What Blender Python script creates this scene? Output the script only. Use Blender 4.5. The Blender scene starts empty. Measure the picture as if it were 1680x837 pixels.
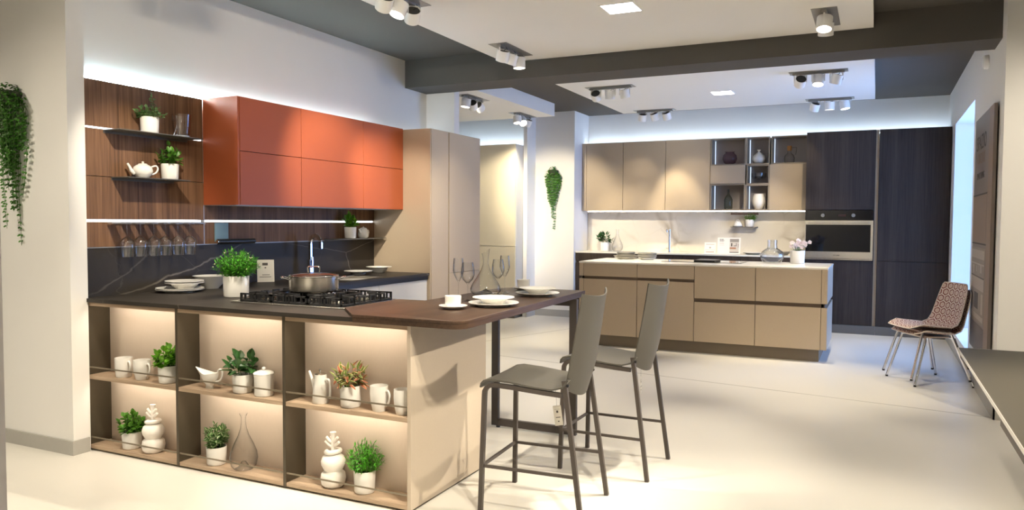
import bpy, bmesh, math, random
from mathutils import Vector, Matrix
PI = math.pi
random.seed(7)
SC = bpy.context.scene
COL = SC.collection

# ------------------------------------------------------------------ helpers
def lin(c):
    return tuple(((v / 255.0) / 12.92 if v / 255.0 <= 0.04045 else ((v / 255.0 + 0.055) / 1.055) ** 2.4) for v in c)

def new_mat(name):
    m = bpy.data.materials.new(name); m.use_nodes = True
    nt = m.node_tree
    return m, nt, nt.nodes['Principled BSDF']

def pm(name, col, rough=0.5, metal=0.0, spec=0.5, noise=0.0, nscale=40.0, coat=0.0, bump=0.0, stretch=(1, 1, 1), emis=None, estr=0.0):
    """plain principled material with a light procedural mottling"""
    m, nt, p = new_mat(name)
    col = tuple(col) + (1,)
    p.inputs['Base Color'].default_value = col
    p.inputs['Roughness'].default_value = rough
    p.inputs['Metallic'].default_value = metal
    p.inputs['Specular IOR Level'].default_value = spec
    if coat:
        p.inputs['Coat Weight'].default_value = coat; p.inputs['Coat Roughness'].default_value = 0.08
    if emis:
        p.inputs['Emission Color'].default_value = tuple(emis) + (1,); p.inputs['Emission Strength'].default_value = estr
    if noise or bump:
        tc = nt.nodes.new('ShaderNodeTexCoord'); mp = nt.nodes.new('ShaderNodeMapping')
        mp.inputs['Scale'].default_value = stretch
        nt.links.new(tc.outputs['Object'], mp.inputs['Vector'])
        n = nt.nodes.new('ShaderNodeTexNoise'); n.inputs['Scale'].default_value = nscale; n.inputs['Detail'].default_value = 3
        nt.links.new(mp.outputs[0], n.inputs['Vector'])
        if noise:
            r = nt.nodes.new('ShaderNodeMix'); r.data_type = 'RGBA'
            r.inputs['A'].default_value = tuple(max(0, v * (1 - noise)) for v in col[:3]) + (1,)
            r.inputs['B'].default_value = tuple(min(1, v * (1 + noise)) for v in col[:3]) + (1,)
            nt.links.new(n.outputs['Fac'], r.inputs['Factor'])
            nt.links.new(r.outputs['Result'], p.inputs['Base Color'])
        if bump:
            b = nt.nodes.new('ShaderNodeBump'); b.inputs['Strength'].default_value = bump; b.inputs['Distance'].default_value = 0.002
            nt.links.new(n.outputs['Fac'], b.inputs['Height']); nt.links.new(b.outputs[0], p.inputs['Normal'])
    return m

def wood(name, dark, light, scale=(60, 60, 2.0), rough=0.45, spec=0.4, fine=1.0):
    """grain: streaks running along the axis with the small scale"""
    m, nt, p = new_mat(name)
    tc = nt.nodes.new('ShaderNodeTexCoord'); mp = nt.nodes.new('ShaderNodeMapping')
    mp.inputs['Scale'].default_value = scale
    nt.links.new(tc.outputs['Object'], mp.inputs['Vector'])
    n = nt.nodes.new('ShaderNodeTexNoise'); n.inputs['Scale'].default_value = 1.0; n.inputs['Detail'].default_value = 5; n.inputs['Roughness'].default_value = 0.65
    n.inputs['Distortion'].default_value = 0.4
    nt.links.new(mp.outputs[0], n.inputs['Vector'])
    mp2 = nt.nodes.new('ShaderNodeMapping'); mp2.inputs['Scale'].default_value = tuple(s * 0.12 for s in scale)
    nt.links.new(tc.outputs['Object'], mp2.inputs['Vector'])
    n2 = nt.nodes.new('ShaderNodeTexNoise'); n2.inputs['Scale'].default_value = 1.0; n2.inputs['Detail'].default_value = 3
    nt.links.new(mp2.outputs[0], n2.inputs['Vector'])
    a = nt.nodes.new('ShaderNodeMath'); a.operation = 'MULTIPLY_ADD'; a.inputs[1].default_value = 0.55
    nt.links.new(n.outputs['Fac'], a.inputs[0])
    b = nt.nodes.new('ShaderNodeMath'); b.operation = 'MULTIPLY'; b.inputs[1].default_value = 0.45
    nt.links.new(n2.outputs['Fac'], b.inputs[0]); nt.links.new(b.outputs[0], a.inputs[2])
    cr = nt.nodes.new('ShaderNodeValToRGB')
    cr.color_ramp.elements[0].position = 0.36; cr.color_ramp.elements[0].color = tuple(dark) + (1,)
    cr.color_ramp.elements[1].position = 0.64; cr.color_ramp.elements[1].color = tuple(light) + (1,)
    nt.links.new(a.outputs[0], cr.inputs['Fac']); nt.links.new(cr.outputs['Color'], p.inputs['Base Color'])
    p.inputs['Roughness'].default_value = rough; p.inputs['Specular IOR Level'].default_value = spec
    return m

def marble(name, base, base2, vein, scale=1.6, width=0.035, rough=0.3, spec=0.5, rot=(0.4, 0.7, 0.5), amount=1.0, stretch=(1, 1, 1)):
    m, nt, p = new_mat(name)
    tc = nt.nodes.new('ShaderNodeTexCoord'); mp = nt.nodes.new('ShaderNodeMapping')
    mp.inputs['Rotation'].default_value = rot; mp.inputs['Scale'].default_value = stretch
    nt.links.new(tc.outputs['Object'], mp.inputs['Vector'])
    nz = nt.nodes.new('ShaderNodeTexNoise'); nz.inputs['Scale'].default_value = 2.2; nz.inputs['Detail'].default_value = 6
    nt.links.new(mp.outputs[0], nz.inputs['Vector'])
    mv = nt.nodes.new('ShaderNodeMix'); mv.data_type = 'VECTOR'; mv.inputs['Factor'].default_value = 0.14
    nt.links.new(mp.outputs[0], mv.inputs['A']); nt.links.new(nz.outputs['Color'], mv.inputs['B'])
    fac = []
    for sc_, w_ in ((scale, width), (scale * 2.1, width * 0.5)):
        v = nt.nodes.new('ShaderNodeTexVoronoi'); v.feature = 'DISTANCE_TO_EDGE'; v.inputs['Scale'].default_value = sc_
        nt.links.new(mv.outputs['Result'], v.inputs['Vector'])
        r = nt.nodes.new('ShaderNodeMapRange'); r.inputs['From Min'].default_value = 0.0; r.inputs['From Max'].default_value = w_
        r.inputs['To Min'].default_value = 1.0; r.inputs['To Max'].default_value = 0.0
        nt.links.new(v.outputs['Distance'], r.inputs['Value']); fac.append(r)
    n3 = nt.nodes.new('ShaderNodeTexNoise'); n3.inputs['Scale'].default_value = 1.7; n3.inputs['Detail'].default_value = 2
    nt.links.new(mp.outputs[0], n3.inputs['Vector'])
    mr = nt.nodes.new('ShaderNodeMapRange'); mr.inputs['From Min'].default_value = 0.42; mr.inputs['From Max'].default_value = 0.62
    nt.links.new(n3.outputs['Fac'], mr.inputs['Value'])
    mx = nt.nodes.new('ShaderNodeMath'); mx.operation = 'MULTIPLY'; mx.inputs[1].default_value = 0.35
    nt.links.new(fac[1].outputs[0], mx.inputs[0])
    ad = nt.nodes.new('ShaderNodeMath'); ad.operation = 'MAXIMUM'
    nt.links.new(fac[0].outputs[0], ad.inputs[0]); nt.links.new(mx.outputs[0], ad.inputs[1])
    ml = nt.nodes.new('ShaderNodeMath'); ml.operation = 'MULTIPLY'
    nt.links.new(ad.outputs[0], ml.inputs[0]); nt.links.new(mr.outputs[0], ml.inputs[1])
    m2 = nt.nodes.new('ShaderNodeMath'); m2.operation = 'MULTIPLY'; m2.inputs[1].default_value = amount
    nt.links.new(ml.outputs[0], m2.inputs[0])
    bc = nt.nodes.new('ShaderNodeMix'); bc.data_type = 'RGBA'
    bc.inputs['A'].default_value = tuple(base) + (1,); bc.inputs['B'].default_value = tuple(base2) + (1,)
    nt.links.new(nz.outputs['Fac'], bc.inputs['Factor'])
    c = nt.nodes.new('ShaderNodeMix'); c.data_type = 'RGBA'
    nt.links.new(bc.outputs['Result'], c.inputs['A']); c.inputs['B'].default_value = tuple(vein) + (1,)
    nt.links.new(m2.outputs[0], c.inputs['Factor']); nt.links.new(c.outputs['Result'], p.inputs['Base Color'])
    p.inputs['Roughness'].default_value = rough; p.inputs['Specular IOR Level'].default_value = spec
    return m

def thin_glass(name, tint=(1, 1, 1), edge=(0.45, 0.46, 0.48), gl=1.0):
    """thin-walled glass: clear face-on, darker and more mirror-like at grazing angles"""
    m = bpy.data.materials.new(name); m.use_nodes = True; nt = m.node_tree; nt.nodes.clear()
    out = nt.nodes.new('ShaderNodeOutputMaterial'); mix = nt.nodes.new('ShaderNodeMixShader')
    tr = nt.nodes.new('ShaderNodeBsdfTransparent'); g = nt.nodes.new('ShaderNodeBsdfGlossy'); g.inputs['Roughness'].default_value = 0.03
    lw = nt.nodes.new('ShaderNodeLayerWeight'); lw.inputs['Blend'].default_value = 0.5
    p5 = nt.nodes.new('ShaderNodeMath'); p5.operation = 'POWER'; p5.inputs[1].default_value = 4.0
    nt.links.new(lw.outputs['Facing'], p5.inputs[0])
    mf = nt.nodes.new('ShaderNodeMath'); mf.operation = 'MULTIPLY_ADD'; mf.inputs[1].default_value = 0.75 * gl; mf.inputs[2].default_value = 0.035 * gl
    nt.links.new(p5.outputs[0], mf.inputs[0])
    pw = nt.nodes.new('ShaderNodeMath'); pw.operation = 'POWER'; pw.inputs[1].default_value = 2.4
    nt.links.new(lw.outputs['Facing'], pw.inputs[0])
    cm = nt.nodes.new('ShaderNodeMix'); cm.data_type = 'RGBA'
    cm.inputs['A'].default_value = tuple(tint) + (1,); cm.inputs['B'].default_value = tuple(edge) + (1,)
    nt.links.new(pw.outputs[0], cm.inputs['Factor']); nt.links.new(cm.outputs['Result'], tr.inputs['Color'])
    nt.links.new(mf.outputs[0], mix.inputs[0]); nt.links.new(tr.outputs[0], mix.inputs[1]); nt.links.new(g.outputs[0], mix.inputs[2])
    nt.links.new(mix.outputs[0], out.inputs['Surface'])
    return m

def emis(name, col, strength):
    m = bpy.data.materials.new(name); m.use_nodes = True; nt = m.node_tree; nt.nodes.clear()
    out = nt.nodes.new('ShaderNodeOutputMaterial'); e = nt.nodes.new('ShaderNodeEmission')
    e.inputs['Color'].default_value = tuple(col) + (1,); e.inputs['Strength'].default_value = strength
    nt.links.new(e.outputs[0], out.inputs['Surface'])
    return m

def leafmat(name, inner, outer, lo=0.0, hi=1.0, rough=0.45, var=0.35, trans=0.25):
    """leaf colour by the leaf's own width (uv.x 0 at the midrib, 1 at the margin) with random variation"""
    m, nt, p = new_mat(name)
    uv = nt.nodes.new('ShaderNodeUVMap'); sx = nt.nodes.new('ShaderNodeSeparateXYZ')
    nt.links.new(uv.outputs[0], sx.inputs[0])
    mr = nt.nodes.new('ShaderNodeMapRange'); mr.inputs['From Min'].default_value = lo; mr.inputs['From Max'].default_value = hi
    nt.links.new(sx.outputs['X'], mr.inputs['Value'])
    mx = nt.nodes.new('ShaderNodeMix'); mx.data_type = 'RGBA'
    mx.inputs['A'].default_value = tuple(inner) + (1,); mx.inputs['B'].default_value = tuple(outer) + (1,)
    nt.links.new(mr.outputs[0], mx.inputs['Factor'])
    tc = nt.nodes.new('ShaderNodeTexCoord'); n = nt.nodes.new('ShaderNodeTexNoise'); n.inputs['Scale'].default_value = 28
    nt.links.new(tc.outputs['Object'], n.inputs['Vector'])
    hs = nt.nodes.new('ShaderNodeHueSaturation')
    r2 = nt.nodes.new('ShaderNodeMapRange'); r2.inputs['From Min'].default_value = 0.3; r2.inputs['From Max'].default_value = 0.7
    r2.inputs['To Min'].default_value = 1 - var; r2.inputs['To Max'].default_value = 1 + var
    nt.links.new(n.outputs['Fac'], r2.inputs['Value']); nt.links.new(r2.outputs[0], hs.inputs['Value'])
    nt.links.new(mx.outputs['Result'], hs.inputs['Color']); nt.links.new(hs.outputs[0], p.inputs['Base Color'])
    p.inputs['Roughness'].default_value = rough
    # light passing through the thin leaf
    t = nt.nodes.new('ShaderNodeBsdfTranslucent'); ms = nt.nodes.new('ShaderNodeMixShader'); ms.inputs[0].default_value = trans
    nt.links.new(hs.outputs[0], t.inputs['Color'])
    o = nt.nodes['Material Output']
    nt.links.new(p.outputs[0], ms.inputs[1]); nt.links.new(t.outputs[0], ms.inputs[2]); nt.links.new(ms.outputs[0], o.inputs['Surface'])
    return m

def BM():
    return bmesh.new()

def box(bm, x0, x1, y0, y1, z0, z1, bev=0.0):
    r = bmesh.ops.create_cube(bm, size=1)
    for v in r['verts']:
        v.co = Vector(((x0 + x1) / 2 + v.co.x * (x1 - x0), (y0 + y1) / 2 + v.co.y * (y1 - y0), (z0 + z1) / 2 + v.co.z * (z1 - z0)))
    if bev:
        es = list({e for v in r['verts'] for e in v.link_edges})
        bmesh.ops.bevel(bm, geom=es, offset=bev, segments=2, affect='EDGES', profile=0.5)

def prism(bm, pts, z0, z1, bev=0.0):
    lo = [bm.verts.new((x, y, z0)) for x, y in pts]; hi = [bm.verts.new((x, y, z1)) for x, y in pts]
    n = len(pts)
    fs = [bm.faces.new(lo[::-1]), bm.faces.new(hi)]
    for i in range(n):
        fs.append(bm.faces.new((lo[i], lo[(i + 1) % n], hi[(i + 1) % n], hi[i])))
    if bev:
        es = list({e for e in fs[0].edges} | {e for e in fs[1].edges})
        bmesh.ops.bevel(bm, geom=es, offset=bev, segments=2, affect='EDGES', profile=0.5)

def lathe(bm, prof, c=(0, 0, 0), n=32, sx=1.0, sy=1.0):
    rings = []
    for r, z in prof:
        if r < 1e-6:
            rings.append([bm.verts.new((c[0], c[1], c[2] + z))])
        else:
            rings.append([bm.verts.new((c[0] + r * sx * math.cos(2 * PI * k / n), c[1] + r * sy * math.sin(2 * PI * k / n), c[2] + z)) for k in range(n)])
    for a, b in zip(rings, rings[1:]):
        for k in range(n):
            k2 = (k + 1) % n
            if len(a) == 1 and len(b) == 1: continue
            if len(a) == 1: bm.faces.new((a[0], b[k2], b[k]))
            elif len(b) == 1: bm.faces.new((a[k], a[k2], b[0]))
            else: bm.faces.new((a[k], a[k2], b[k2], b[k]))

def tube(bm, pts, r, n=8, sec=None, closed=False, cap=True, rr=None):
    """sweep along pts; sec=(w,h) rectangular section (w sideways, h up); rr optional radii"""
    pts = [Vector(p) for p in pts]
    N = len(pts); rings = []
    t0 = (pts[1] - pts[0]).normalized()
    ref = Vector((0, 0, 1)) if abs(t0.z) < 0.9 else Vector((0, 1, 0))
    u = t0.cross(ref).normalized(); w = u.cross(t0).normalized()
    prev = t0
    for i, p in enumerate(pts):
        if closed:
            t = (pts[(i + 1) % N] - pts[i - 1]).normalized()
        elif i == 0: t = t0
        elif i == N - 1: t = (pts[-1] - pts[-2]).normalized()
        else:
            t = ((pts[i + 1] - p).normalized() + (p - pts[i - 1]).normalized())
            t = t.normalized() if t.length > 1e-6 else prev
        ax = prev.cross(t)
        if ax.length > 1e-7:
            q = Matrix.Rotation(prev.angle(t), 3, ax.normalized()); u = q @ u; w = q @ w
        prev = t
        k = 1.0
        if 0 < i < N - 1:
            d = (p - pts[i - 1]).normalized().dot(t); k = 1 / max(d, 0.5)
        R = rr[i] if rr else r
        ring = []
        if sec:
            for sa, sb in ((-1, -1), (1, -1), (1, 1), (-1, 1)):
                ring.append(bm.verts.new(p + u * sa * sec[0] / 2 * (k if abs(u.z) < 0.5 else 1) + w * sb * sec[1] / 2))
        else:
            for j in range(n):
                a = 2 * PI * j / n
                ring.append(bm.verts.new(p + u * math.cos(a) * R + w * math.sin(a) * R))
        rings.append(ring)
    m = len(rings[0])
    rng = range(N) if closed else range(N - 1)
    for i in rng:
        a, b = rings[i], rings[(i + 1) % N]
        for j in range(m):
            bm.faces.new((a[j], a[(j + 1) % m], b[(j + 1) % m], b[j]))
    if cap and not closed:
        bm.faces.new(rings[0][::-1]); bm.faces.new(rings[-1])

def arc(c, r, a0, a1, n, plane='xz', y=0.0):
    out = []
    for i in range(n + 1):
        a = math.radians(a0 + (a1 - a0) * i / n)
        if plane == 'xz': out.append((c[0] + r * math.cos(a), y, c[1] + r * math.sin(a)))
        elif plane == 'yz': out.append((y, c[0] + r * math.cos(a), c[1] + r * math.sin(a)))
        else: out.append((c[0] + r * math.cos(a), c[1] + r * math.sin(a), y))
    return out

def cyl(bm, p, q, r, n=20, r2=None):
    tube(bm, [p, q], r, n=n, rr=[r, r if r2 is None else r2])

def worldloc(o):
    v = Vector((0, 0, 0))
    while o:
        v += o.location; o = o.parent
    return v

def obj(name, bm, mat, parent=None, smooth=False, absol=False, label=None, kind=None, loc=None):
    if absol and parent:
        bmesh.ops.translate(bm, verts=bm.verts, vec=-worldloc(parent))
    if loc and not parent:
        bmesh.ops.translate(bm, verts=bm.verts, vec=-Vector(loc))
    bmesh.ops.recalc_face_normals(bm, faces=bm.faces)
    me = bpy.data.meshes.new(name); bm.to_mesh(me); bm.free()
    me.materials.append(mat)
    if smooth:
        for p in me.polygons: p.use_smooth = True
        try: me.set_sharp_from_angle(angle=math.radians(smooth if smooth > 1 else 40))
        except Exception: pass
    o = bpy.data.objects.new(name, me); COL.objects.link(o)
    if parent: o.parent = parent
    if loc and not parent: o.location = loc
    if label: o['label'] = label
    if kind: o['kind'] = kind
    return o

def tag(o, label, cat, group=None, kind=None):
    o['label'] = label; o['category'] = cat
    if group: o['group'] = group
    if kind: o['kind'] = kind
    return o

def thing(name, label, cat, loc=(0, 0, 0), rotz=0.0, group=None):
    o = bpy.data.objects.new(name, None); COL.objects.link(o)
    o.location = loc; o.rotation_euler = (0, 0, rotz); o.empty_display_size = 0.05
    return tag(o, label, cat, group)

def struct(name, bm, mat, parent=None):
    o = obj(name, bm, mat, parent)
    if not parent: o['kind'] = 'structure'
    return o

def copy_tree(o, parent=None):
    c = o.copy(); COL.objects.link(c); c.parent = parent
    for ch in list(o.children): copy_tree(ch, c)
    return c

def dup(root, loc, rotz=0.0, label=None, group=None):
    c = copy_tree(root); c.location = loc; c.rotation_euler = (0, 0, rotz)
    if label: c['label'] = label
    if group: c['group'] = group
    return c

def text_bm(s, size, spacing=1.0):
    cu = bpy.data.curves.new('t', 'FONT'); cu.body = s; cu.size = size; cu.align_x = 'CENTER'; cu.align_y = 'CENTER'
    cu.extrude = 0.0004; cu.space_character = spacing
    o = bpy.data.objects.new('t', cu); COL.objects.link(o)
    bpy.context.view_layer.update()
    me = bpy.data.meshes.new_from_object(o.evaluated_get(bpy.context.evaluated_depsgraph_get()))
    bm = bmesh.new(); bm.from_mesh(me)
    bpy.data.objects.remove(o); bpy.data.curves.remove(cu); bpy.data.meshes.remove(me)
    return bm

# ------------------------------------------------------------------ materials
M = {}
M['wall'] = pm('wall_paint', (0.85, 0.84, 0.82), 0.9, spec=0.2, noise=0.02, nscale=3)
M['white_ceiling'] = pm('white_ceiling_paint', (0.86, 0.84, 0.80), 0.9, spec=0.2, noise=0.01, nscale=3)
M['dark_ceiling'] = pm('dark_ceiling_paint', (0.105, 0.097, 0.088), 0.85, spec=0.25, noise=0.03, nscale=4)
M['floor'] = pm('resin_floor', (0.72, 0.695, 0.64), 0.34, spec=0.35, noise=0.03, nscale=1.2)
M['seam'] = pm('floor_seam', (0.42, 0.40, 0.36), 0.7)
M['base'] = pm('grey_baseboard', (0.42, 0.41, 0.38), 0.5, noise=0.03)
M['niche'] = pm('niche_laminate', (0.56, 0.475, 0.39), 0.6, spec=0.3, noise=0.03, nscale=120, stretch=(1, 1, .3))
M['panel'] = pm('greige_laminate', (0.50, 0.425, 0.34), 0.55, spec=0.3, noise=0.03, nscale=90)
M['shelf'] = wood('bleached_oak', lin((152, 130, 108)), lin((190, 168, 144)), (3, 90, 90), rough=0.55)
M['bronze'] = pm('bronze_metal', (0.085, 0.07, 0.048), 0.42, metal=0.35, noise=0.05)
M['stone'] = marble('black_stone', (0.021, 0.018, 0.0155), (0.044, 0.037, 0.031), (0.30, 0.27, 0.235), scale=1.0, width=0.003, rough=0.48, spec=0.3, stretch=(1.3, .45, .8), amount=.6)
M['marble'] = marble('white_marble', (0.74, 0.70, 0.62), (0.68, 0.64, 0.57), (0.36, 0.30, 0.22), scale=1.5, width=0.05, rough=0.25, rot=(0.9, 0.3, 1.1), amount=0.75)
M['quartz'] = marble('white_quartz_top', (0.80, 0.77, 0.71), (0.76, 0.73, 0.66), (0.6, 0.56, 0.48), scale=1.1, width=0.03, rough=0.2, amount=0.35)
M['walnut'] = wood('walnut_panel', lin((80, 57, 43)), lin((140, 106, 80)), (60, 60, 1.6), rough=0.5, spec=.25)
M['bar'] = wood('walnut_bar_top', lin((46, 34, 27)), lin((80, 61, 48)), (60, 2.0, 60), rough=0.38, spec=0.35)
M['orange'] = pm('terracotta_lacquer', (0.42, 0.105, 0.042), 0.42, spec=0.25, noise=0.015, nscale=60)
M['beige'] = pm('metallic_beige_lacquer', (0.455, 0.365, 0.265), 0.36, metal=0.2, spec=0.4, noise=0.02, nscale=60)
M['tall'] = pm('sand_lacquer', (0.50, 0.405, 0.30), 0.38, metal=0.1, spec=0.4, noise=0.02, nscale=50)
M['groove'] = pm('groove_profile_brown', (0.11, 0.075, 0.05), 0.45, metal=0.3)
M['goldgroove'] = pm('groove_profile_gold', (0.32, 0.22, 0.11), 0.4, metal=0.5)
M['plinth'] = pm('plinth_brown', (0.17, 0.135, 0.095), 0.45, metal=0.2)
M['plinth_grey'] = pm('plinth_grey', (0.14, 0.13, 0.115), 0.5, metal=0.1)
M['whitedoor'] = pm('pale_matt_lacquer', (0.66, 0.64, 0.60), 0.55, spec=0.3)
M['cream_gloss'] = pm('cream_gloss_lacquer', (0.72, 0.66, 0.52), 0.12, spec=0.6, coat=0.6)
M['darkoak'] = wood('black_oak', lin((44, 37, 34)), lin((68, 59, 54)), (90, 90, 2.0), rough=0.5, spec=0.2)
M['black'] = pm('black_plastic', (0.012, 0.012, 0.013), 0.35)
M['blackglass'] = pm('black_glass', (0.005, 0.005, 0.006), 0.06, spec=0.22)
M['castiron'] = pm('cast_iron', (0.014, 0.014, 0.015), 0.55, spec=0.4)
M['steel'] = pm('brushed_steel', (0.62, 0.59, 0.54), 0.26, metal=1.0, noise=0.05, nscale=30, stretch=(1, 1, 30))
M['chrome'] = pm('chrome', (0.80, 0.80, 0.82), 0.06, metal=1.0)
M['alu'] = pm('grey_aluminium', (0.33, 0.32, 0.30), 0.4, metal=0.6)
M['stoolframe'] = pm('taupe_powder_coat', (0.075, 0.062, 0.055), 0.45, spec=0.4)
M['stoolseat'] = pm('taupe_leather', (0.092, 0.086, 0.074), 0.42, spec=0.45, noise=0.06, nscale=200, bump=0.15)
M['ceramic'] = pm('white_ceramic', (0.80, 0.785, 0.75), 0.22, spec=0.5)
M['matceramic'] = pm('matt_white_ceramic', (0.80, 0.765, 0.715), 0.6, spec=0.35)
M['greyrim'] = pm('grey_stoneware', (0.30, 0.29, 0.26), 0.35)
M['soil'] = pm('potting_soil', (0.03, 0.022, 0.015), 0.95, noise=0.4, nscale=150)
M['glass'] = thin_glass('clear_glass', edge=(0.5, 0.52, 0.55), gl=2.2)
M['dimglass'] = thin_glass('clear_glass_thick', tint=(0.985, 0.988, 0.99), edge=(0.22, 0.23, 0.26))
M['purpleglass'] = thin_glass('mauve_glass', tint=(0.80, 0.70, 0.76), edge=(0.22, 0.14, 0.20))
M['greenglass'] = thin_glass('dark_green_glass', tint=(0.66, 0.71, 0.68), edge=(0.05, 0.07, 0.07))
M['cutglass'] = thin_glass('cut_glass', tint=(0.97, 0.98, 0.99), edge=(0.45, 0.48, 0.52), gl=1.8)
M['icebase'] = pm('thick_glass_base', (0.75, 0.80, 0.9), 0.1)
M['window'] = thin_glass('window_glass', edge=(0.8, 0.85, 0.9))
M['cork'] = pm('cork', (0.38, 0.17, 0.05), 0.8, noise=0.3, nscale=200)
M['paper'] = pm('white_card', (0.82, 0.79, 0.72), 0.6, spec=0.3)
M['ink'] = pm('dark_print', (0.09, 0.08, 0.075), 0.7)
M['paleink'] = pm('pale_print', (0.42, 0.38, 0.33), 0.7)
M['shelfmetal'] = pm('dark_shelf_metal', (0.11, 0.105, 0.095), 0.55, metal=.2)
M['spotwhite'] = pm('white_lamp_housing', (0.88, 0.87, 0.85), 0.4)
M['spotdark'] = pm('dark_lamp_back', (0.06, 0.06, 0.055), 0.6)
M['tablegrey'] = pm('olive_grey_tabletop', (0.10, 0.088, 0.064), 0.5, spec=0.4, noise=0.06, nscale=500)
M['tablewhite'] = pm('white_table_edge', (0.72, 0.70, 0.66), 0.4)
M['bluepaper'] = pm('pale_blue_foil', (0.22, 0.36, 0.44), 0.5)
M['stem'] = pm('plant_stem', (0.06, 0.13, 0.025), 0.6)
M['basil'] = leafmat('basil_leaf', (0.10, 0.30, 0.012), (0.17, 0.42, 0.02))
M['mint'] = leafmat('mint_leaf', (0.05, 0.17, 0.012), (0.10, 0.27, 0.02))
M['herb'] = leafmat('herb_leaf', (0.06, 0.30, 0.015), (0.10, 0.40, 0.02))
M['eucalypt'] = leafmat('eucalyptus_leaf', (0.12, 0.24, 0.08), (0.20, 0.34, 0.12))
M['rubber'] = leafmat('dark_leaf', (0.04, 0.12, 0.03), (0.025, 0.085, 0.022), rough=0.3)
M['fitt'] = leafmat('veined_leaf', (0.55, 0.62, 0.40), (0.06, 0.16, 0.03), lo=0.05, hi=0.45, var=0.3)
M['trad'] = leafmat('pink_variegated_leaf', (0.16, 0.24, 0.04), (0.66, 0.62, 0.30), lo=0.45, hi=0.75, var=0.25)
M['tradpink'] = leafmat('pink_leaf', (0.45, 0.14, 0.08), (0.62, 0.55, 0.28), lo=0.5, hi=0.9)
M['vine'] = leafmat('vine_leaf', (0.055, 0.19, 0.025), (0.09, 0.25, 0.035), var=0.5)
M['rail'] = pm('rail_bronze', (0.21, 0.175, 0.125), 0.4, metal=.3)
M['petal'] = leafmat('orchid_petal', (0.82, 0.66, 0.70), (0.90, 0.86, 0.85), var=0.05)
M['daisy'] = pm('tiny_flower', (0.75, 0.68, 0.45), 0.6)
COOL = (0.72, 0.86, 1.0); WARM = (1.0, 0.84, 0.62)
M['led_cool'] = emis('led_strip_cool', (0.64, 0.90, 1.0), 64)
M['led_shelf'] = emis('led_strip_shelf', (0.88, 0.94, 1.0), 2.6)
M['led_cove2'] = emis('led_strip_cove', (0.68, 0.83, 1.0), 13)
M['led_under'] = emis('led_strip_under', (1.0, 0.90, 0.85), 9)
M['led_niche'] = emis('led_strip_niche', (1.0, 0.88, 0.72), 21)
M['lamp'] = emis('lamp_disc', (1.0, 0.93, 0.82), 14)
M['panel_lamp'] = emis('square_downlight', (1.0, 0.95, 0.98), 9)
EXPO = 1.0
# ------------------------------------------------------------------ the setting
H = 3.0
def sb(name, m, *boxes):
    bm = BM()
    for b in boxes: box(bm, *b)
    return struct(name, bm, M[m])
sb('floor', 'floor', (-9, 3.6, -3, 11.3, -0.1, 0))
sb('ceiling', 'dark_ceiling', (-9, 3.6, -3, 11.3, H, H + 0.1))
sb('ceiling_panel_near', 'white_ceiling', (-3.189, -0.06, -1.5, 6.518, 2.884, H))
sb('ceiling_panel_far', 'white_ceiling', (-3.189, -0.06, 6.96, 10.235, 2.884, H))
sb('ceiling_panel_left', 'white_ceiling', (-8.5, -4.0, 7.05, 9.72, 2.83, H))
sb('ceiling_beam', 'dark_ceiling', (-4.314, 0.86, 6.538, 6.942, 2.727, H))
sb('wall_left', 'wall', (-4.45, -4.314, 3.03, 6.942, 0, H))
sb('wall_left_return', 'wall', (-4.45, -3.978, 6.942, 7.045, 0, H))
sb('wall_column_left', 'wall', (-9, -4.25, 2.921, 3.03, 0, H))
sb('wall_back', 'wall', (-3.99, 1.3, 11.05, 11.2, 0, H))
sb('wall_column_far', 'wall', (-4.60, -3.985, 10.45, 11.2, 0, H), (-4.66, -4.60, 10.15, 11.2, 0, H), (-9, -4.66, 10.52, 11.2, 0, H))
sb('wall_right', 'wall', (0.782, 1.18, 6.343, 8.2, 0, H), (0.782, 1.18, 10.14, 11.2, 0, H),
   (0.782, 1.18, 8.2, 10.14, 0, 0.2), (0.782, 1.18, 8.2, 10.14, 2.53, H))
sb('wall_right_return', 'wall', (1.18, 3.6, 6.343, 6.5, 0, H))
sb('wall_far_right', 'wall', (3.5, 3.6, -3, 6.343, 0, H))
sb('wall_behind', 'wall', (-9, 3.6, -3.1, -3, 0, H))
sb('wall_far_left', 'wall', (-9.1, -9, -3, 11.2, 0, H))
sb('wall_near_left', 'plinth_grey', (-1.73, -1.678, 0.92, 1.0, 0, H))
bpy.data.objects['wall_near_left'].data.materials[0] = pm('grey_reveal', (0.72, 0.70, 0.73), 0.8, noise=0.02)
# window in the right wall: frame and pane, sky behind
bm = BM()
for b in ((1.10, 1.14, 8.2, 8.25, 0.2, 2.53), (1.10, 1.14, 10.09, 10.14, 0.2, 2.53), (1.10, 1.14, 8.25, 10.09, 0.2, 0.25), (1.10, 1.14, 8.25, 10.09, 2.48, 2.53)):
    box(bm, *b, bev=0.003)
win = struct('window_1', bm, M['alu'])
bm = BM(); box(bm, 1.115, 1.123, 8.25, 10.09, 0.25, 2.48)
obj('pane', bm, M['window'], win)
# baseboards
sb('baseboard_left', 'base', (-9, -4.238, 2.909, 2.921, 0, 0.085), (-4.25, -4.238, 2.921, 3.018, 0, 0.085))
sb('baseboard_right', 'base', (0.77, 0.782, 6.331, 11.03, 0, 0.1), (0.77, 3.5, 6.331, 6.343, 0, 0.1))
sb('baseboard_far', 'base', (-4.60, -3.985, 10.438, 10.45, 0, 0.1), (-4.60, -4.588, 10.138, 10.438, 0, 0.1), (-4.66, -4.6, 10.138, 10.15, 0, 0.1))
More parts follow.
